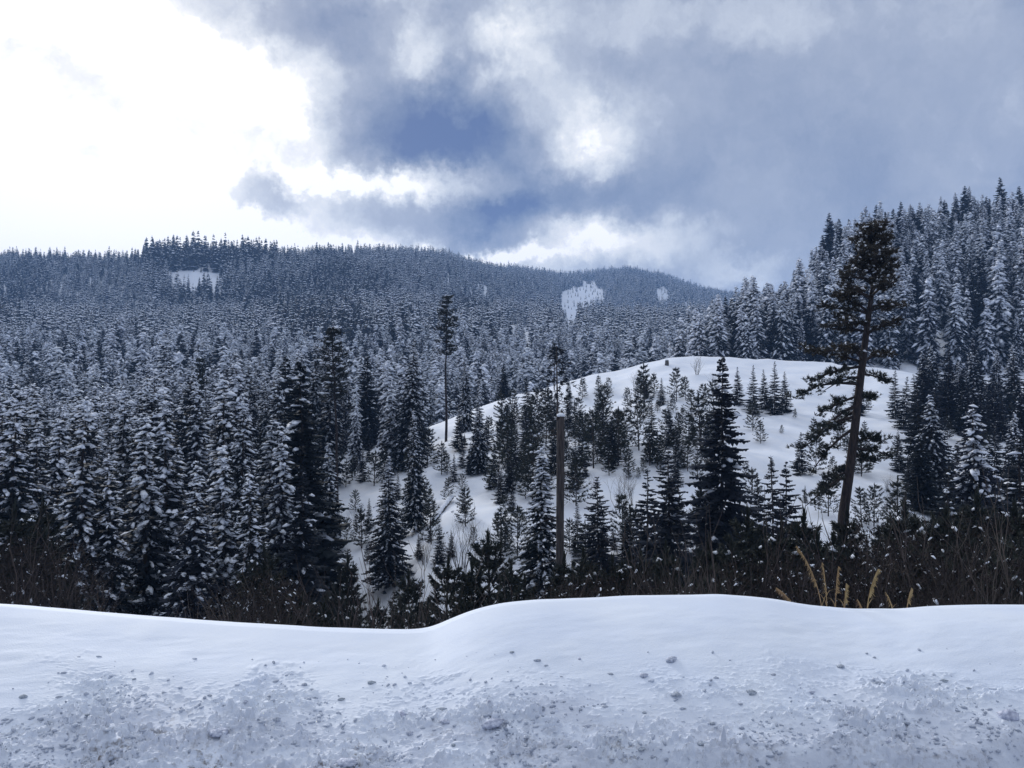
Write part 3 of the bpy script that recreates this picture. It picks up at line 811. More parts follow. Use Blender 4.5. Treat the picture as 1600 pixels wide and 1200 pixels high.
G_RS = 'conifers crowding the slope below the wooded hill'
for k in range(46):
    u = rng.uniform(1425, 1650); yy = rng.uniform(38, 112)
    h = rng.uniform(4.0, 8.5) * np.interp(yy, [38, 112], [.85, 1.15])
    x_ = (u - 800) / F * yy
    if any((x_ - ox) ** 2 + (yy - oy) ** 2 < (orr * .5 + .5) ** 2 for ox, oy, orr in OCC): continue
    OCC.append((x_, yy, .13 * h))
    kk = ('small%d' % rng.integers(0, 3), 'small%d' % rng.integers(0, 3), 'laden%d' % rng.integers(0, 2), 'dark%d' % rng.integers(0, 3))[int(rng.integers(0, 4))]
    lk = {'s': 'slender snow-dusted', 'l': 'thickly snow-laden', 'd': 'dark bushy'}[kk[0]]
    plant(kk, 'slope_spruce', u, yy, h, lk + ' spruce crowded on the ' + ('upper' if yy > 75 else 'lower') + ' slope between the leaning pine and the wooded hill', 'tree', G_RS)

G_NR = 'young pines lining the far side of the snow bank'
L_NR = 'dark young pine poking up from behind the roadside snow bank'
near = [(737, 26, 878), (773, 27, 832), (693, 25, 872), (643, 26, 880), (515, 28, 905), (540, 30, 862), (560, 24, 935), (585, 26, 925), (620, 23, 925),
        (668, 23, 930), (715, 22, 925), (900, 22, 880), (925, 24, 862), (955, 22, 872), (985, 24, 865), (1015, 22, 870), (1045, 24, 852), (1075, 22, 865), (1100, 24, 845),
        (1150, 22, 850), (1180, 23, 838), (1210, 22, 820), (1245, 24, 800), (1275, 22, 835), (1310, 23, 840), (1345, 22, 850), (1384, 25, 815), (1420, 24, 790),
        (1450, 22, 815), (1300, 27, 800), (1165, 27, 800), (880, 26, 868), (500, 25, 930), (445, 22, 940), (800, 24, 880), (820, 22, 905), (1480, 21, 800), (1515, 23, 775), (1550, 21, 815), (1585, 22, 790), (1620, 21, 780), (1435, 19, 860), (1500, 18, 865), (1560, 18, 870), (10, 23, 800), (45, 25, 790), (85, 24, 830), (395, 24, 880), (425, 25, 860), (470, 22, 930), (1125, 19, 890), (1230, 19, 870)]
for (u, y, vt) in near:
    if 490 < u < 690: vt += 14
    z = float(ground(u, y)); h = -z + z_of(vt, y)
    plant('near%d' % rng.integers(0, 3), 'young_pine', u, y, h, ('tall' if h > 5.5 else 'small') + ' dark young pine ' + by_what(u), 'tree', G_NR, wide=.85)

# ---- thicket on both sides
G_BR = 'dark bushes of the thicket behind the snow bank'
L_BR = 'dense dark brown bush flecked with snow behind the roadside snow bank'
br = []
for u in list(range(1180, 1660, 24)):
    y = rng.uniform(15.5, 19); br.append((u + rng.uniform(-8, 8), y, rng.uniform(868, 905) if u < 1400 else rng.uniform(835, 880)))
for u in range(1420, 1680, 30):
    y = rng.uniform(20, 25); br.append((u + rng.uniform(-10, 10), y, rng.uniform(800, 840)))
for u in range(890, 1180, 48):
    y = rng.uniform(16, 19); br.append((u + rng.uniform(-8, 8), y, rng.uniform(905, 922)))
for u in range(-30, 100, 34):
    y = rng.uniform(19, 26); br.append((u, y, rng.uniform(845, 885)))
for u in range(375, 450, 26):
    y = rng.uniform(18, 22); br.append((u, y, rng.uniform(905, 935)))
for i, (u, y, vt) in enumerate(br):
    z = float(ground(u, y)); h = max(-z + z_of(vt, y), 1.0)
    kb = int(rng.integers(0, 3))
    plant('brush%d' % kb, 'thicket_bush', u, y, h, ('dull green' if kb == 1 else 'dark brown') + ' bush flecked with snow, ' + by_what(u), 'bush', G_BR, wide=.8)

# ---- leafless shrubs
G_SH = 'bare shrubs on the open snowy knoll'
for (u, vb_, vt) in [(996, 616, 581), (1089, 586, 560), (938, 642, 608), (968, 800, 745), (986, 790, 748), (968, 872, 822), (723, 897, 812), (753, 905, 832),
        (1010, 625, 600), (1118, 610, 585), (930, 780, 748), (1385, 770, 745), (1395, 790, 760), (665, 880, 838), (560, 830, 800)]:
    yy = hit(u, vb_); h = (vb_ - vt) / F * yy
    plant('shrub%d' % rng.integers(0, 4), 'bare_shrub', u, yy, h * 1.25, 'leafless twiggy shrub standing in open snow on the knoll', 'shrub', G_SH)
G_SB = 'bare brown shrubs along the snow bank'
for (u, y, vt) in [(600, 14, 895), (575, 15, 920), (835, 14, 880), (815, 15, 900), (1035, 15, 870), (1150, 14.5, 860), (1060, 14, 890), (1590, 15, 800), (1560, 16, 815), (640, 14, 915), (30, 18, 850), (1210, 15, 850), (1440, 15.5, 840), (1490, 15, 860), (1530, 14.5, 870), (1390, 15, 880), (930, 15, 890), (990, 14.5, 900), (420, 15, 900), (395, 16, 890), (70, 17, 870)]:
    z = float(ground(u, y)); h = -z + z_of(vt, y)
    plant('shrub%d' % rng.integers(0, 4), 'bare_shrub', u, y, h * 1.1, 'leafless brown twiggy shrub ' + by_what(u), 'shrub', G_SB)

# ------------------------------------------------------------------ the woods
patches = [ # clearings as (u0, v0, u1, v1 ...) outlines on the mountainside
    [(252, 408), (300, 408), (350, 418), (356, 432), (300, 426), (262, 420)],
    [(640, 410), (660, 408), (660, 412), (642, 414)],
    [(740, 430), (744, 430), (748, 442), (760, 450), (758, 454), (744, 448)],
    [(842, 436), (852, 436), (850, 440), (842, 440)],
    [(878, 454), (905, 450), (918, 440), (938, 444), (938, 460), (915, 474), (897, 490), (890, 492), (882, 474)],
    [(1024, 446), (1042, 448), (1046, 462), (1036, 464), (1026, 454)],
    [(1064, 464), (1082, 468), (1080, 472), (1064, 470)],
    [(785, 505), (812, 510), (830, 520), (828, 526), (800, 522), (787, 514)],
]
def in_poly(u, v, poly):
    u = u + (fbm(u / 12, v / 7, 81, 2) - .5) * 26; v = v + (fbm(u / 12, v / 7, 82, 2) - .5) * 14
    res = np.zeros(u.shape, bool); n = len(poly)
    for i in range(n):
        (x1, y1), (x2, y2) = poly[i], poly[(i + 1) % n]
        c = ((y1 > v) != (y2 > v)) & (u < (x2 - x1) * (v - y1) / (y2 - y1 + 1e-9) + x1)
        res ^= c
    return res

def scatter(x0, x1, y0, y1, step, jit=.42):
    gx = np.arange(x0, x1, step); gy = np.arange(y0, y1, step)
    X, Y = np.meshgrid(gx, gy, indexing='ij')
    X = X + rng.uniform(-jit, jit, X.shape) * step; Y = Y + rng.uniform(-jit, jit, Y.shape) * step
    return X.ravel(), Y.ravel()

# every woodland tree: x, y, height, near enough to be an individual?
allx, ally, alls = [], [], []
for (ya, yb, step) in [(46, 130, 4.0), (130, 340, 4.3), (340, 800, 6.4), (800, 2000, 7.8)]:
    X, Y = scatter(-1.0 * yb, 1.0 * yb, ya, yb, step)
    U = X / Y * F + 800
    k = (U > -150) & (U < 1750)
    allx.append(X[k]); ally.append(Y[k])
X = np.concatenate(allx); Y = np.concatenate(ally)
U = X / Y * F + 800
Zg = ground(U, Y); Vg = HOR - Zg / Y * F
zn = zone(U, Y)
keep = np.ones(len(X), bool)
rd = np.interp(U, UG, ridge_d); hd = np.interp(U, UG, hl_d); kd = np.interp(U, UG, kn_d)
keep &= ~((zn == 0) & (Y > rd * 1.05))
keep &= ~((zn == 2) & (Y > hd + 45))
# the knoll is open; its left flank carries a loose wood
dens = np.interp(U, [300, 430, 500, 560, 700, 790, 800], [1, .9, .5, .34, .30, .25, 0])
low = np.interp(U, [430, 520, 640, 800], [960, 760, 735, 700])          # open snow below this row
on_k = (zn == 1)
keep &= ~(on_k & (U > 795))
keep &= ~(on_k & (Vg > low) & (U > 485))
keep &= ~(on_k & (rng.random(len(X)) > dens))
keep &= ~((U > 480) & (Y < 92) & (zn == 0))
keep &= ~((U > 800) & (Y < 130))
# foot of the right hill is open snow
keep &= ~((zn == 2) & (Y < 158))
keep &= ~((zn == 2) & (U > 1380) & (rng.random(len(X)) > 0.72) & (Y < 200))
crest_stand = (zn == 0) & (U > 222) & (U < 430) & (Y > rd - 45)
small = np.zeros(len(X), bool); lucky = rng.random(len(X)) < .22
for pl in patches:
    small |= lucky & (Y > 300) & in_poly(U, Vg, pl)
    for fr in (0.0, .3, .6, .9):
        keep &= ~((Y > 300) & in_poly(U, HOR - (Zg + 18.5 * fr) / Y * F, pl) & ~(lucky & (fr == 0)) & ((rng.random(len(X)) < .95) | (fr > .2)) & ~(small) & ~crest_stand)
for (ox, oy, orad) in OCC:
    keep &= (X - ox) ** 2 + (Y - oy) ** 2 > (orad + .6) ** 2
X, Y, U, Zg, Vg, zn = X[keep], Y[keep], U[keep], Zg[keep], Vg[keep], zn[keep]
hgt = rng.normal(18.2, 3.2, len(X)).clip(10, 26) * (0.85 + .3 * fbm(X / 45, Y / 45, 95, 2))
hgt = np.where((zn == 0) & (Y < 260), hgt * 1.08, hgt)
hgt = np.where(zn == 1, hgt * np.interp(U, [350, 560, 700, 800], [.92, .66, .56, .45]), hgt)
hgt = np.where(zn == 2, hgt * .86, hgt)
hgt = np.where((zn == 0) & (Y > 330), hgt * .9, hgt)
stand = (Y > 500) & (U > 225) & (U < 430) & (Y > np.interp(U, UG, ridge_d) - 45)     # tall dark stand on the crest
hgt = np.where(stand, hgt * 1.3, hgt)
hgt = np.where((Y > 600) & (U < 222), hgt * .85, hgt)
hgt = np.where(small[keep], rng.uniform(3, 8, len(X)), hgt)
# no tree of the near wood may stick out above its neighbours' line
top_v = HOR - (Zg + hgt) / Y * F
cap = np.interp(U, [-200, 0, 120, 300, 480, 700, 800], [590, 590, 592, 556, 520, 520, 545])
lim = (Y < 135) & (zn < 2) & (top_v < cap)
hgt = np.where(lim, np.maximum((HOR - (cap + rng.uniform(0, 40, len(X)))) / F * Y - Zg, 5), hgt)
# shed snow in some stands
darkness = fbm(U / 170.0, Vg / 60.0, 97, 3)
dark = ((darkness > .56) & (rng.random(len(X)) < np.where(Y > 330, .8, .25))) | (rng.random(len(X)) < .10) | stand | ((Y > rd[keep] - 25) & (U < 560) & (zn == 0))

# individuals: the ones that show largest
show = hgt / Y * np.where((U > -30) & (U < 1630), 1, 0.0)
# visible only where the top clears the snow bank
seen = (HOR - (Zg + hgt) / Y * F) < 940
score = show * seen
left = np.where(zn < 2)[0]; right_ = np.where(zn == 2)[0]
ind = list(left[np.argsort(-score[left])][:190]) + list(right_[np.argsort(-(score[right_]))][:90])
is_ind = np.zeros(len(X), bool); is_ind[ind] = True
is_ind &= score > 0
L_VF = 'tall snow-laden spruce in the dense forest filling the valley'
L_KF = 'snow-laden spruce on the wooded flank of the knoll'
L_HF = 'snow-laden spruce on the steep wooded hill behind the open knoll'
for i in np.where(is_ind)[0]:
    key = 'spruce%d' % rng.integers(0, 6)
    if zn[i] == 2 or Y[i] > 150: key = 'heavy%d' % rng.integers(0, 4)
    if rng.random() < .06: key = 'dark%d' % rng.integers(0, 3)
    lab, g = ((L_VF, 'spruces of the valley forest'), (L_KF, 'spruces on the wooded flank of the knoll'), (L_HF, 'spruces on the steep wooded hill'))[int(zn[i])]
    look = 'dark nearly snow-free' if key[0] == 'd' else 'thickly snow-laden' if key[0] == 'h' else 'snow-flecked'
    size = 'tall ' if hgt[i] > 19.5 else 'short ' if hgt[i] < 11 else ''
    if zn[i] == 2:
        place = 'on the low shoulder of the wooded hill' if U[i] < 1275 else 'along the crest of the wooded hill' if Y[i] > hd[keep][i] - 12 else 'at the foot of the steep wooded hill' if Y[i] < 190 else 'halfway up the steep wooded hill'
    elif zn[i] == 1:
        place = 'on the wooded knoll flank, ' + ('near the tallest slender pine' if abs(U[i] - 697) < 60 else 'near a bare pine stem' if abs(U[i] - 531) < 60 else 'towards its crest' if U[i] > 620 else 'where it meets the valley forest')
    else:
        place = 'in the dense valley forest, ' + ('beside the thin pine stem' if abs(U[i] - 318) < 45 else 'above the thicket' if U[i] < 130 and Y[i] < 75 else 'in its front row' if Y[i] < 75 else 'deep among other spruces' if Y[i] < 130 else 'at its far side')
    lab = size + look + ' spruce ' + place
    plant(key, 'snowy_spruce', U[i], Y[i], hgt[i], lab, 'tree', g, z=Zg[i], sink=.15, wide=rng.uniform(.95, 1.2))

# ---- the rest: one object per wood, an instance of a tree at every point
def far_tree(seed, h, r, layers, per, snow, shape=.8):
    """small-scale spruce for the distant woods, crown and snow in one mesh"""
    rnd = random.Random(seed); mb = MB()
    mb.tube([(0, 0, -1.5), (0, 0, h * .7)], [.18, .06], 4, mat=2)
    for i in range(layers):
        t = (i + rnd.uniform(-.2, .2)) / layers; t = min(max(t, 0), .97)
        z = h * (.07 + .93 * t); Lm = r * (1 - t) ** shape * (.75 + .25 * min(1, t / .15)) + .12
        n = max(4, int(per * (.6 + .4 * (1 - t)))); a0 = rnd.uniform(0, 6.28)
        for k in range(n):
            az = a0 + 6.283 * k / n + rnd.uniform(-.3, .3)
            out = Vector((math.cos(az), math.sin(az), 0)); sd_ = Vector((-out.y, out.x, 0))
            Lb = Lm * rnd.uniform(.7, 1.25); w = Lb * .45 + .3
            o = Vector((0, 0, z + rnd.uniform(-.3, .3) * h / layers)); dz = Vector((0, 0, -1)) * Lb * rnd.uniform(.25, .6)
            m1 = o + out * Lb * .55 + dz * .4
            tip = o + out * Lb + dz
            dn = Vector((0, 0, -.35 * w - .2))
            mb.add([o, m1 + sd_ * w + dn, tip, m1 - sd_ * w + dn, m1], [(0, 1, 4), (1, 2, 4), (2, 3, 4), (3, 0, 4)], 0)
            if rnd.random() < snow:
                up = Vector((0, 0, .10 + .03 * Lb)); q = rnd.uniform(.7, 1.1)
                s0 = o + out * Lb * rnd.uniform(.12, .4) + dz * .2 + up; s1 = o + out * Lb * rnd.uniform(.85, 1.05) + dz * .9 + up
                c = (s0 + s1) * .5
                mb.add([s0, c + sd_ * w * q - Vector((0, 0, .15 * w)), s1 - Vector((0, 0, .15)), c - sd_ * w * q - Vector((0, 0, .15 * w)), c + Vector((0, 0, .16))], [(0, 1, 4), (1, 2, 4), (2, 3, 4), (3, 0, 4)], 1)
    mb.add([Vector((.12, 0, h * .94)), Vector((-.12, .05, h * .94)), Vector((0, 0, h * 1.005))], [(0, 1, 2)], 0)
    mb.add([Vector((0, .12, h * .94)), Vector((0, -.12, h * .94)), Vector((0, 0, h * 1.005))], [(0, 1, 2)], 0)
    return mb
TREES = bpy.data.collections.new('tree_shapes')         # only referenced by the woods, not placed in the scene
proto = []
for i in range(6):
    mb = MB(); tp = KIND['spruce%d' % i if i < 2 else 'heavy%d' % (i - 2)][2]
    for k in range(3): mb.merge(tp[k], k)
    proto.append(('a%02d' % i, mb.mesh('wood_tree', list(SPR)), 20.0))
for i in range(2):
    mb = MB(); tp = KIND['dark%d' % i][2]
    for k in range(3): mb.merge(tp[k], k)
    proto.append(('b%02d' % i, mb.mesh('wood_tree', list(SPR)), 14.0))
FT = (M_NEEDLE, M_TSNOW, M_BARK)
for i in range(6): proto.append(('c%02d' % i, far_tree(300 + i, 20.0, 2.9 + .3 * (i % 3), 11, 6, .97, .68).mesh('wood_tree', list(FT)), 20.0))
for i in range(3): proto.append(('d%02d' % i, far_tree(320 + i, 20.0, 2.9 + .2 * (i % 3), 16, 8, .30, .68).mesh('wood_tree', list(FT)), 20.0))
for nm, me_, h0 in proto:
    TREES.objects.link(bpy.data.objects.new('tree_' + nm, me_))
H0 = np.array([p[2] for p in proto])

def wood_nodes():
    g = bpy.data.node_groups.new('plant_wood', 'GeometryNodeTree')
    g.interface.new_socket('Geometry', in_out='INPUT', socket_type='NodeSocketGeometry')
    g.interface.new_socket('Geometry', in_out='OUTPUT', socket_type='NodeSocketGeometry')
    n = g.nodes.new; l = g.links.new
    gi = n('NodeGroupInput'); go = n('NodeGroupOutput')
    ci = n('GeometryNodeCollectionInfo'); ci.inputs['Collection'].default_value = TREES
    ci.inputs['Separate Children'].default_value = True; ci.inputs['Reset Children'].default_value = True
    ip = n('GeometryNodeInstanceOnPoints'); ip.inputs['Pick Instance'].default_value = True
    def attr(nm, ty):
        a = n('GeometryNodeInputNamedAttribute'); a.data_type = ty; a.inputs['Name'].default_value = nm
        return a.outputs[0]
    l(gi.outputs[0], ip.inputs['Points']); l(ci.outputs[0], ip.inputs['Instance'])
    l(attr('shape', 'INT'), ip.inputs['Instance Index'])
    l(attr('size', 'FLOAT_VECTOR'), ip.inputs['Scale'])
    er = n('FunctionNodeEulerToRotation'); l(attr('turn', 'FLOAT_VECTOR'), er.inputs[0]); l(er.outputs[0], ip.inputs['Rotation'])
    l(ip.outputs[0], go.inputs[0])
    return g
WG = wood_nodes()
def wood(name, sel, label):
    idx = np.where(sel)[0]
    me_ = bpy.data.meshes.new(name)
    co = np.stack([X[idx], Y[idx], Zg[idx] - .2], -1)
    me_.vertices.add(len(idx)); me_.vertices.foreach_set('co', co.ravel())
    nearm = Y[idx] < 330
    var = np.where(nearm, np.where(dark[idx], 6 + rng.integers(0, 2, len(idx)), rng.integers(0, 6, len(idx))),
                   np.where(dark[idx], 14 + rng.integers(0, 3, len(idx)), 8 + rng.integers(0, 6, len(idx))))
    s = hgt[idx] / H0[var]; w = s * rng.uniform(.9, 1.25, len(idx))
    a = me_.attributes.new('shape', 'INT', 'POINT'); a.data.foreach_set('value', var.astype(np.int32))
    a = me_.attributes.new('size', 'FLOAT_VECTOR', 'POINT'); a.data.foreach_set('vector', np.stack([w, w, s], -1).ravel().astype(np.float32))
    t = np.stack([rng.normal(0, .02, len(idx)), rng.normal(0, .02, len(idx)), rng.uniform(0, 6.283, len(idx))], -1)
    a = me_.attributes.new('turn', 'FLOAT_VECTOR', 'POINT'); a.data.foreach_set('vector', t.ravel().astype(np.float32))
    o = link_mesh(name, me_)
    md = o.modifiers.new('trees', 'NODES'); md.node_group = WG
    tag(o, label, 'forest', kind='stuff')
    print(name, len(idx))
    return o
far_m = (zn == 0) & (Y > np.interp(U, [700, 900], [3000, 560])) & ~is_ind
wood('forest', ~is_ind & ~far_m & (zn < 2), 'snow-dusted conifer forest covering the long mountainside')
wood('forest', far_m, 'hazy distant conifer forest on the rounded peak with snowy clearings')
wood('forest', ~is_ind & (zn == 2), 'rest of the snowy conifer wood on the steep hill behind the knoll')
print('planted', COUNT)

# ------------------------------------------------------------------ the broken trunk, the dead tree behind it, the leaning pine
def broken_trunk():
    y = 30.0; u = 872
    z0 = float(ground(u, y)); ztop = z_of(650, y)
    root = bpy.data.objects.new('broken_trunk', None); C.objects.link(root)
    root.location = ((u - 800) / F * y, y, z0)
    h = ztop - z0
    rnd = random.Random(5)
    mb = MB(); seg = 14; rings = 16; verts = []
    for i in range(rings):
        t = i / (rings - 1)
        for k in range(seg):
            a = 6.283 * k / seg
            rr = (.172 - .028 * t) * (1 + .10 * math.sin(3 * a + 1) * .5 + rnd.uniform(-.035, .035)) + .10 * max(0, 1 - t * 9)
            zt = h * t + (.16 * math.sin(a + .7) + rnd.uniform(-.14, .14) if i == rings - 1 else 0) - .4 * (i == 0)
            verts.append(Vector((rr * math.cos(a) + .10 * t, rr * math.sin(a), zt)))
    faces = [(i * seg + k, i * seg + (k + 1) % seg, (i + 1) * seg + (k + 1) % seg, (i + 1) * seg + k) for i in range(rings - 1) for k in range(seg)]
    faces.append(tuple(range((rings - 1) * seg, rings * seg)))
    mb.add(verts, faces)
    link_mesh('trunk', mb.mesh('broken_trunk_stem', M_DEADWOOD, smooth=True), root)
    for k in range(9):
        st = MB(); az = rnd.uniform(-.6, .6) + rnd.choice((0, math.pi)); zz = h * rnd.uniform(.25, .97)
        o = Vector((.10 * zz / h, 0, zz)) + Vector((math.cos(az), math.sin(az), 0)) * .13
        l_ = rnd.uniform(.15, 1.1); d = Vector((math.cos(az), math.sin(az), rnd.uniform(-.5, .1))).normalized() * l_
        st.tube([o, o + d * .6, o + d + Vector((0, 0, -.1 * l_))], [.022, .013, .005], 4)
        for j in range(3):
            q = o + d * rnd.uniform(.3, .9); st.tube([q, q + Vector((rnd.uniform(-.2, .3), rnd.uniform(-.2, .2), rnd.uniform(-.25, .1)))], [.008, .003], 3)
        link_mesh('dead_branch', st.mesh('dead_branch', M_TWIG), root)
    sn = MB(); clump(sn, Vector((.10, 0, h + .0)), (1, 0, 0), .17, .16, .13, rnd, ICO2, .06)
    link_mesh('snow_cap', sn.mesh('snow_cap', M_TSNOW, smooth=True), root)
    tag(root, 'thick bare broken trunk with a snow-capped top behind the snow bank', 'dead trunk')
broken_trunk()

def dead_tree():
    y = 42.0; u = 871
    z0 = float(ground(u, y)); h = z_of(540, y) - z0
    root = bpy.data.objects.new('dead_tree', None); C.objects.link(root)
    root.location = ((u - 800) / F * y, y, z0)
    rnd = random.Random(9)
    mb = MB(); mb.tube([(0, 0, -.4), (.05, 0, h * .5), (-.05, 0, h)], [.13, .09, .02], 8)
    link_mesh('trunk', mb.mesh('dead_tree_trunk', M_DEADWOOD, smooth=True), root)
    for k in range(34):
        st = MB(); az = rnd.uniform(0, 6.28); t = rnd.uniform(.2, .97); zz = h * t
        l_ = (1.9 * (1 - t) + .35) * rnd.uniform(.5, 1.1)
        d = Vector((math.cos(az), math.sin(az), -.28)) * l_; o = Vector((0, 0, zz))
        st.tube([o, o + d * .5, o + d], [.022, .014, .004], 4)
        for j in range(7):
            q = o + d * rnd.uniform(.25, 1); st.tube([q, q + Vector((rnd.uniform(-.25, .25), rnd.uniform(-.25, .25), rnd.uniform(-.35, .0)))], [.008, .003], 3)
        link_mesh('dead_branch', st.mesh('dead_branch', M_TWIG), root)
    cr_ = MB()
    for k in range(70):
        az = rnd.uniform(0, 6.28); t = rnd.uniform(.80, 1.0); rr = 1.25 * (1 - (t - .80) / .2) ** .7 * rnd.uniform(.2, 1) + .1
        tuft(cr_, Vector((rr * math.cos(az), rr * math.sin(az), h * t - rr * .25)), (math.cos(az), math.sin(az), -.1), .3, 8, rnd)
    link_mesh('crown', cr_.mesh('dead_tree_crown', M_NEEDLE), root)
    tag(root, 'thin dying spruce with bare side twigs rising behind the broken trunk', 'tree')
dead_tree()

def leaning_pine():
    y = 34.0; ub_, ut_ = 1316, 1378
    z0 = float(ground(ub_, y)); 
    x0 = (ub_ - 800) / F * y
    root = bpy.data.objects.new('leaning_pine', None); C.objects.link(root)
    root.location = (x0, y, z0)
    rnd = random.Random(12)
    def W(u, v, dy=0.0):       # a point of the tree, relative to its foot
        yy = y + dy
        return Vector(((u - 800) / F * yy - x0, dy, z_of(v, yy) - z0))
    path = [W(1306, 900), W(1316, 805), W(1326, 740), W(1334, 680), W(1341, 620), W(1349, 560), W(1357, 500), W(1366, 440), W(1373, 390), W(1377, 345)]
    path[0].z = -.6
    rad = [.25, .215, .195, .18, .168, .148, .12, .08, .045, .018]
    mb = MB(); mb.tube(path, rad, 12)
    tr = link_mesh('trunk', mb.mesh('leaning_pine_trunk', M_PINEBARK, smooth=True), root)
    def at_trunk(v):
        zz = z_of(v, y) - z0
        for a, b in zip(path, path[1:]):
            if a.z <= zz <= b.z:
                return a.lerp(b, (zz - a.z) / (b.z - a.z))
        return path[-1].copy()
    lower = [ # v on the trunk, end u, end v, depth, pad size
        (572, 1262, 600, .4, .42), (590, 1288, 610, -.6, .34), (585, 1390, 597, .3, .16), (618, 1275, 650, .5, .40), (632, 1262, 690, -.5, .40), (650, 1250, 702, .3, .46), (625, 1368, 622, .4, .24), (600, 1240, 622, -.3, .25),
        (640, 1300, 668, 1.0, .34), (690, 1382, 690, -.5, .42), (712, 1372, 724, .5, .40), (700, 1392, 712, .0, .30), (735, 1278, 772, .3, .42), (742, 1258, 790, -.4, .44), (725, 1300, 745, .9, .28), (668, 1268, 735, .8, .28),
    ]
    upper = []
    for k in range(38):
        v = rnd.uniform(350, 562); t = (v - 345) / 215.0
        w = 8 + 96 * min(1, t * 1.3) * rnd.uniform(.3, 1)
        sg = -1 if rnd.random() < .66 else 1
        c = 1377 - (v - 345) * .11
        upper.append((min(v + 12, 566), c + sg * w * (.62 if sg > 0 else 1), v + rnd.uniform(-14, 12), rnd.uniform(-1.9, 1.9), rnd.uniform(.26, .44)))
    for li, (v0, ue, ve, dy, size) in enumerate(lower + upper):
        p0 = at_trunk(v0); p1 = W(ue, ve, dy)
        d = p1 - p0
        bend = Vector((0, 0, .10 * d.length * rnd.uniform(.3, 1.2)))
        pts = [p0, p0 + d * .3 + bend * .8, p0 + d * .62 + bend * rnd.uniform(-.2, 1.3), p1]
        lb = MB(); r0 = .035 + .018 * min(d.length, 2.5)
        lb.tube(pts, [r0, r0 * .75, r0 * .5, r0 * .2], 5)
        tips = []
        for j in range(int(12 + 10 * size)):
            s = rnd.uniform(.35, 1.0); k = s * 3; i = min(int(k), 2)
            b0 = pts[i].lerp(pts[i + 1], k - i)
            e = b0 + Vector((rnd.uniform(-1, 1), rnd.uniform(-1, 1), rnd.uniform(-.45, .6))) * size * 1.0
            lb.tube([b0, b0.lerp(e, .5) + Vector((0, 0, .04)), e], [.016, .011, .005], 3)
            tips.append((b0, e))
        bough = link_mesh('bough', lb.mesh('bough', M_PINEBARK, smooth=True), root)
        fo, sn = MB(), MB()
        for (b0, e) in tips:
            for j in range(9):
                q = b0.lerp(e, rnd.uniform(.4, 1.05)) + Vector((rnd.uniform(-1, 1), rnd.uniform(-1, 1), rnd.uniform(-.4, .7))) * .17
                tuft(fo, q, (e - b0).normalized() + Vector((0, 0, .5)), .16 * rnd.uniform(.7, 1.15), 9, rnd, .9)
            if rnd.random() < (.30 if li < len(lower) else .75):
                a = rnd.uniform(.04, .13); clump(sn, e + Vector((0, 0, .10)), e - b0, a, a * .65, a * .5, rnd, ICO1, .3, 0, .5)
        link_mesh('needles', fo.mesh('needles', M_PINE if li < len(lower) else M_BROWNPINE), bough)
        if sn.f: link_mesh('snow', sn.mesh('bough_snow', M_TSNOW, smooth=True), bough)['kind'] = 'stuff'
    tag(root, 'large leaning pine with thick dark trunk, spreading boughs and rusty crown', 'tree')
leaning_pine()

# ------------------------------------------------------------------ logs and a stump in the snow
def snowy_log(u0, v0, u1, v1, rad, label):
    ya = hit(u0, v0); yb = hit(u1, v1)
    a = Vector(((u0 - 800) / F * ya, ya, float(ground(u0, ya)) + rad * 1.2)); b = Vector(((u1 - 800) / F * yb, yb, float(ground(u1, yb)) + rad * 1.2))
    root = bpy.data.objects.new('fallen_log', None); C.objects.link(root); root.location = a
    d = b - a; rnd = random.Random(int(u0))
    mb = MB(); mb.tube([d * t + Vector((0, 0, rnd.uniform(-.03, .03))) for t in (0, .33, .66, 1)], [rad, rad * .95, rad * .9, rad * .8], 9)
    mb.f.append(tuple(reversed(range(9)))); mb.m.append(0)
    link_mesh('trunk', mb.mesh('log', M_DEADWOOD, smooth=True), root)
    sn = MB()
    for k in range(9):
        clump(sn, d * (k + .5) / 9 + Vector((0, 0, rad * .55)), d, d.length / 9 * .9, rad * rnd.uniform(1.0, 1.3), rad * rnd.uniform(.9, 1.3), rnd, ICO1, .1)
    link_mesh('snow', sn.mesh('log_snow', M_TSNOW, smooth=True), root)['kind'] = 'stuff'
    tag(root, label, 'log')
snowy_log(676, 822, 706, 782, .22, 'fallen log buried under a thick roll of snow on the slope')
y = hit(1042, 571)
rt = bpy.data.objects.new('tree_stump', None); C.objects.link(rt); rt.location = ((1042 - 800) / F * y, y, float(ground(1042, y)))
mb = MB(); mb.tube([(0, 0, -.3), (.03, 0, .35), (.02, 0, .75)], [.36, .30, .27], 9); link_mesh('trunk', mb.mesh('stump', M_ROCK, smooth=True), rt)
sn = MB(); clump(sn, Vector((0, 0, .76)), (1, 0, 0), .30, .3, .16, random.Random(3), ICO2, .05); link_mesh('snow_cap', sn.mesh('stump_snow', M_TSNOW, smooth=True), rt)
tag(rt, 'small dark stump with a snow cap near the crest of the knoll', 'stump')

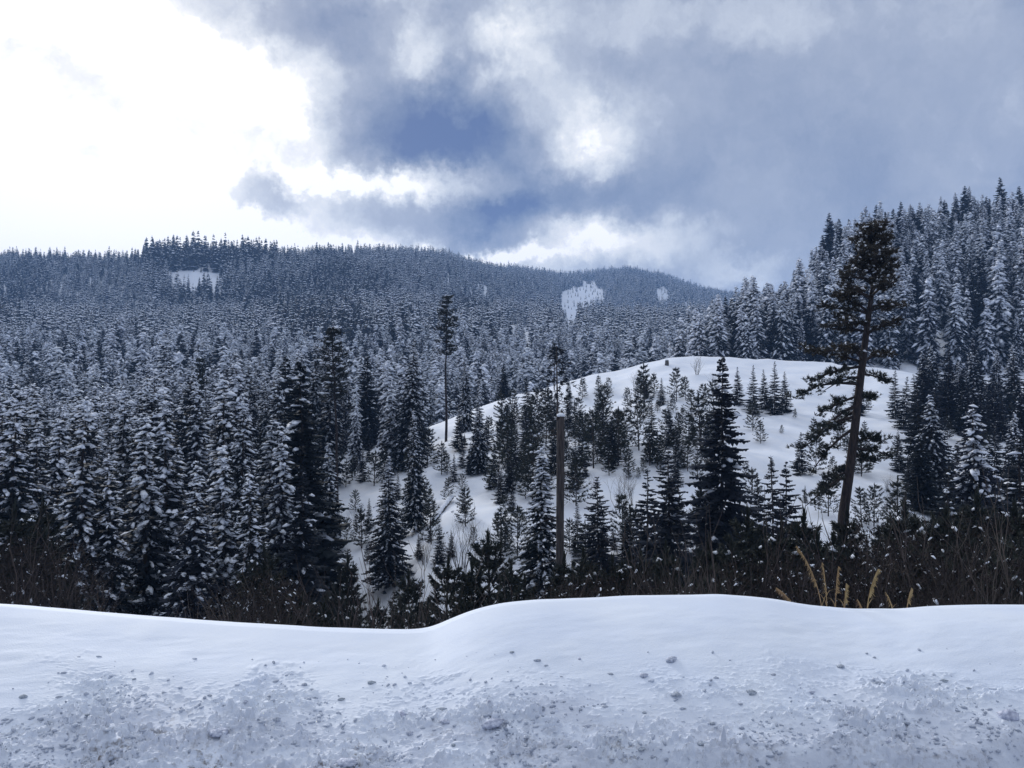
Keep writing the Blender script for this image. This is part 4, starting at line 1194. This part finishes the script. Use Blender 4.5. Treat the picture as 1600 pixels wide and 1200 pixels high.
# ------------------------------------------------------------------ dry grass behind the bank
def plume(u0, v0, u1, v1, y, seed, heavy, label):
    rnd = random.Random(seed)
    a = Vector(((u0 - 800) / F * y, y, z_of(v0, y))); b = Vector(((u1 - 800) / F * y, y, z_of(v1, y)))
    gz = float(bank_z(np.array([float(u0)]), np.array([y]), False)[0])
    root = bpy.data.objects.new('dry_grass', None); C.objects.link(root); root.location = (a.x, y, gz)
    o = Vector((a.x, y, gz)); d = b - a
    sgn = 1 if d.x > 0 else -1
    def P(t):
        return (a - o) + Vector((d.x * t ** 1.6, 0, d.z * (1.12 * t - .12 * t * t * t)))
    st = MB(); st.tube([Vector((0, 0, -.05)), P(0)] + [P(k / 8) for k in range(1, 9)], [.0055] * 4 + [.0045] * 4 + [.003] * 2, 4)
    link_mesh('stem', st.mesh('grass_stem', M_STRAW), root)
    hd = MB(); n = int(150 * heavy)
    for k in range(n):
        t = rnd.uniform(.38, 1.0); p = P(t)
        l_ = .075 * rnd.uniform(.5, 1.3) * (1.2 - .5 * t)
        dd = Vector((sgn * rnd.uniform(-.2, .7), rnd.uniform(-.5, .5), rnd.uniform(-1.0, -.2))) * l_
        w = Vector((.004, .002, .001))
        hd.add([p - w, p + w, p + dd * .6 + w * 1.8, p + dd], [(0, 1, 2), (0, 2, 3)])
    link_mesh('seed_head', hd.mesh('grass_head', M_STRAW), root)
    for k in range(2):
        lf = MB(); az = rnd.choice((-1, 1)); l_ = abs(d.z) * rnd.uniform(.3, .6)
        q = [Vector((az * l_ * .5 * t ** 1.5, rnd.uniform(-.01, .01), l_ * (t - .5 * t ** 3))) for t in (0, .3, .6, .85, 1)]
        vs_ = []
        for i, p in enumerate(q):
            w = .005 * (1 - .9 * i / 4); vs_ += [p + Vector((w, .3 * w, 0)), p - Vector((w, .3 * w, 0))]
        lf.add(vs_, [(2 * i, 2 * i + 1, 2 * i + 3, 2 * i + 2) for i in range(4)])
        link_mesh('blade', lf.mesh('grass_blade', M_STRAW), root)
    tag(root, label, 'grass', 'dry golden grass stalks behind the snow bank')
plume(1282, 955, 1243, 852, 10.3, 1, 1.6, 'tallest golden grass stalk, arching with a long shaggy plume')
plume(1290, 955, 1283, 878, 10.4, 2, .8, 'thin upright golden grass stalk beside the tallest arching one')
plume(1303, 955, 1308, 884, 10.3, 3, .5, 'slender straight pale grass stalk with a narrow seed head')
plume(1317, 957, 1320, 910, 10.2, 4, 1.1, 'short thick golden grass plume in the middle of the tuft')
plume(1352, 958, 1370, 888, 10.3, 5, 1.4, 'golden grass plume leaning away from the others, shaggy head')
plume(1234, 945, 1211, 917, 10.3, 6, .8, 'short bent grass stalk drooping onto the snow bank')
plume(1345, 957, 1337, 935, 10.2, 7, .4, 'tiny dry grass stalk at the foot of the leaning plume')
plume(1414, 956, 1422, 917, 10.3, 8, .4, 'lone thin dry grass stalk apart from the tuft')
plume(1392, 956, 1381, 924, 10.3, 9, .15, 'single bare dry grass blade between tuft and lone stalk')

# ------------------------------------------------------------------ lumps of snow thrown up by the plough
CL = []
for k in range(7):
    rnd = random.Random(400 + k); mb = MB()
    clump(mb, Vector((0, 0, 0)), (1, 0, 0), 1.0, .8, .75, rnd, ICO1, .34)
    CL.append(mb.mesh('snow_lump', M_CLOD, smooth=True))
def lump(u, v, px, label, group=None):
    ys = np.linspace(6.6, 9.2, 500); zs = bank_z(np.full(500, float(u)), ys)
    k = int(np.argmax(HOR - zs / ys * F <= v)); y = float(ys[k]); z = float(zs[k])
    o = bpy.data.objects.new('snow_lump', CL[rng.integers(0, 7)]); C.objects.link(o)
    r = px / F * y * .5
    o.location = ((u - 800) / F * y, y, z + r * .02)
    o.scale = (r * rng.uniform(.9, 1.4), r * rng.uniform(.6, 1.1), r * rng.uniform(.55, 1.0)); o.rotation_euler = (rng.uniform(-.1, .1), rng.uniform(-.1, .1), rng.uniform(-.6, .6))
    tag(o, label, 'snow lump', group)
lump(768, 1133, 34, 'largest rounded snow lump in the churned middle of the bank')
lump(1572, 1120, 40, 'flat oblong snow lump lying alone on the bank')
lump(545, 1193, 32, 'dirty snow lump at the very edge of the road')
lump(346, 1146, 30, 'pointed snow lump with a brownish shaded side')
GL = 'snow lumps scattered over the roadside bank'
LL = 'small rounded snow lump lying on the churned roadside snow bank'
for (u, v) in [(620, 1112), (425, 1087), (540, 1087), (105, 1087), (205, 1060), (480, 1062), (205, 1104), (290, 1162), (190, 1175), (1012, 1052), (1110, 1056), (888, 1098), (1418, 1128), (940, 1104), (1062, 1110),
        (1125, 1122), (1190, 1150), (832, 1150), (880, 1165), (1045, 1085), (1260, 1085), (1380, 1062), (1300, 1045), (690, 1100), (570, 1070), (760, 1092), (700, 1122), (1372, 1158), (1000, 1170), (80, 1125), (30, 1085), (650, 1148),
        (930, 1130), (1000, 1105), (1210, 1055), (1470, 1065), (1520, 1075), (1090, 1160), (1330, 1110), (440, 1120), (380, 1100), (255, 1080), (150, 1110), (330, 1085), (1180, 1085), (1145, 1100), (975, 1150), (720, 1160), (1350, 1022), (1362, 1022), (788, 1020), (850, 1033), (915, 1030), (830, 1028), (1050, 1028), (870, 1055), (960, 1050)]:
    lump(u + rng.uniform(-14, 14), v + rng.uniform(-6, 6), float(rng.choice((6, 7, 8, 9, 11, 15))), LL, GL)

# crumbs too small to count
cu = rng.uniform(-60, 1660, 16000); cyy = rng.uniform(6.75, 8.6, 16000)
cz = bank_z(cu, cyy); cvv = HOR - cz / cyy * F; cx = (cu - 800) / F * cyy
pr = sstep(1040, 1150, cvv + (fbm(cx * .8, cyy * .8, 5, 3) - .5) * 110) * (.12 + .88 * sstep(.40, .70, fbm(cx * 1.7, cyy * 2.6, 77, 3))) * .80 + .012 * (cvv > 1010)
sel = rng.random(16000) < pr
rnd = random.Random(88); mb = MB()
for x_, y_, z_ in zip(cx[sel], cyy[sel], cz[sel]):
    r_ = .0045 + .020 * rnd.random() ** 2.6
    a_ = rnd.uniform(0, 6.28)
    clump(mb, Vector((x_, y_, z_)), (math.cos(a_), math.sin(a_), 0), r_ * rnd.uniform(1.1, 1.9), r_ * rnd.uniform(.6, 1.0), r_ * rnd.uniform(.6, 1.0), rnd, ICO1, .32)
tag(link_mesh('snow_crumbs', mb.mesh('snow_crumbs', M_CLOD, smooth=True)), 'fine snow crumbs strewn over the roadside bank', 'snow', kind='stuff')

# ------------------------------------------------------------------ air
hz = bmesh.new(); bmesh.ops.create_cube(hz, size=1.0)
for v in hz.verts:
    v.co = Vector((v.co.x * 7000, -60 + (v.co.y + .5) * 2500, -480 + (v.co.z + .5) * 800))
hm = bpy.data.meshes.new('haze'); hz.to_mesh(hm); hz.free()
M_HAZE = bpy.data.materials.new('haze'); M_HAZE.use_nodes = True
ht = M_HAZE.node_tree; ht.nodes.clear()
pv = ht.nodes.new('ShaderNodeVolumePrincipled'); pv.inputs['Color'].default_value = (0.34, 0.57, 1.0, 1); pv.inputs['Density'].default_value = 0.00027
pv.inputs['Anisotropy'].default_value = 0.1
ho = ht.nodes.new('ShaderNodeOutputMaterial'); ht.links.new(pv.outputs[0], ho.inputs['Volume'])
hm.materials.append(M_HAZE)
tag(link_mesh('haze', hm), 'thin bluish haze filling the valley air', kind='stuff')
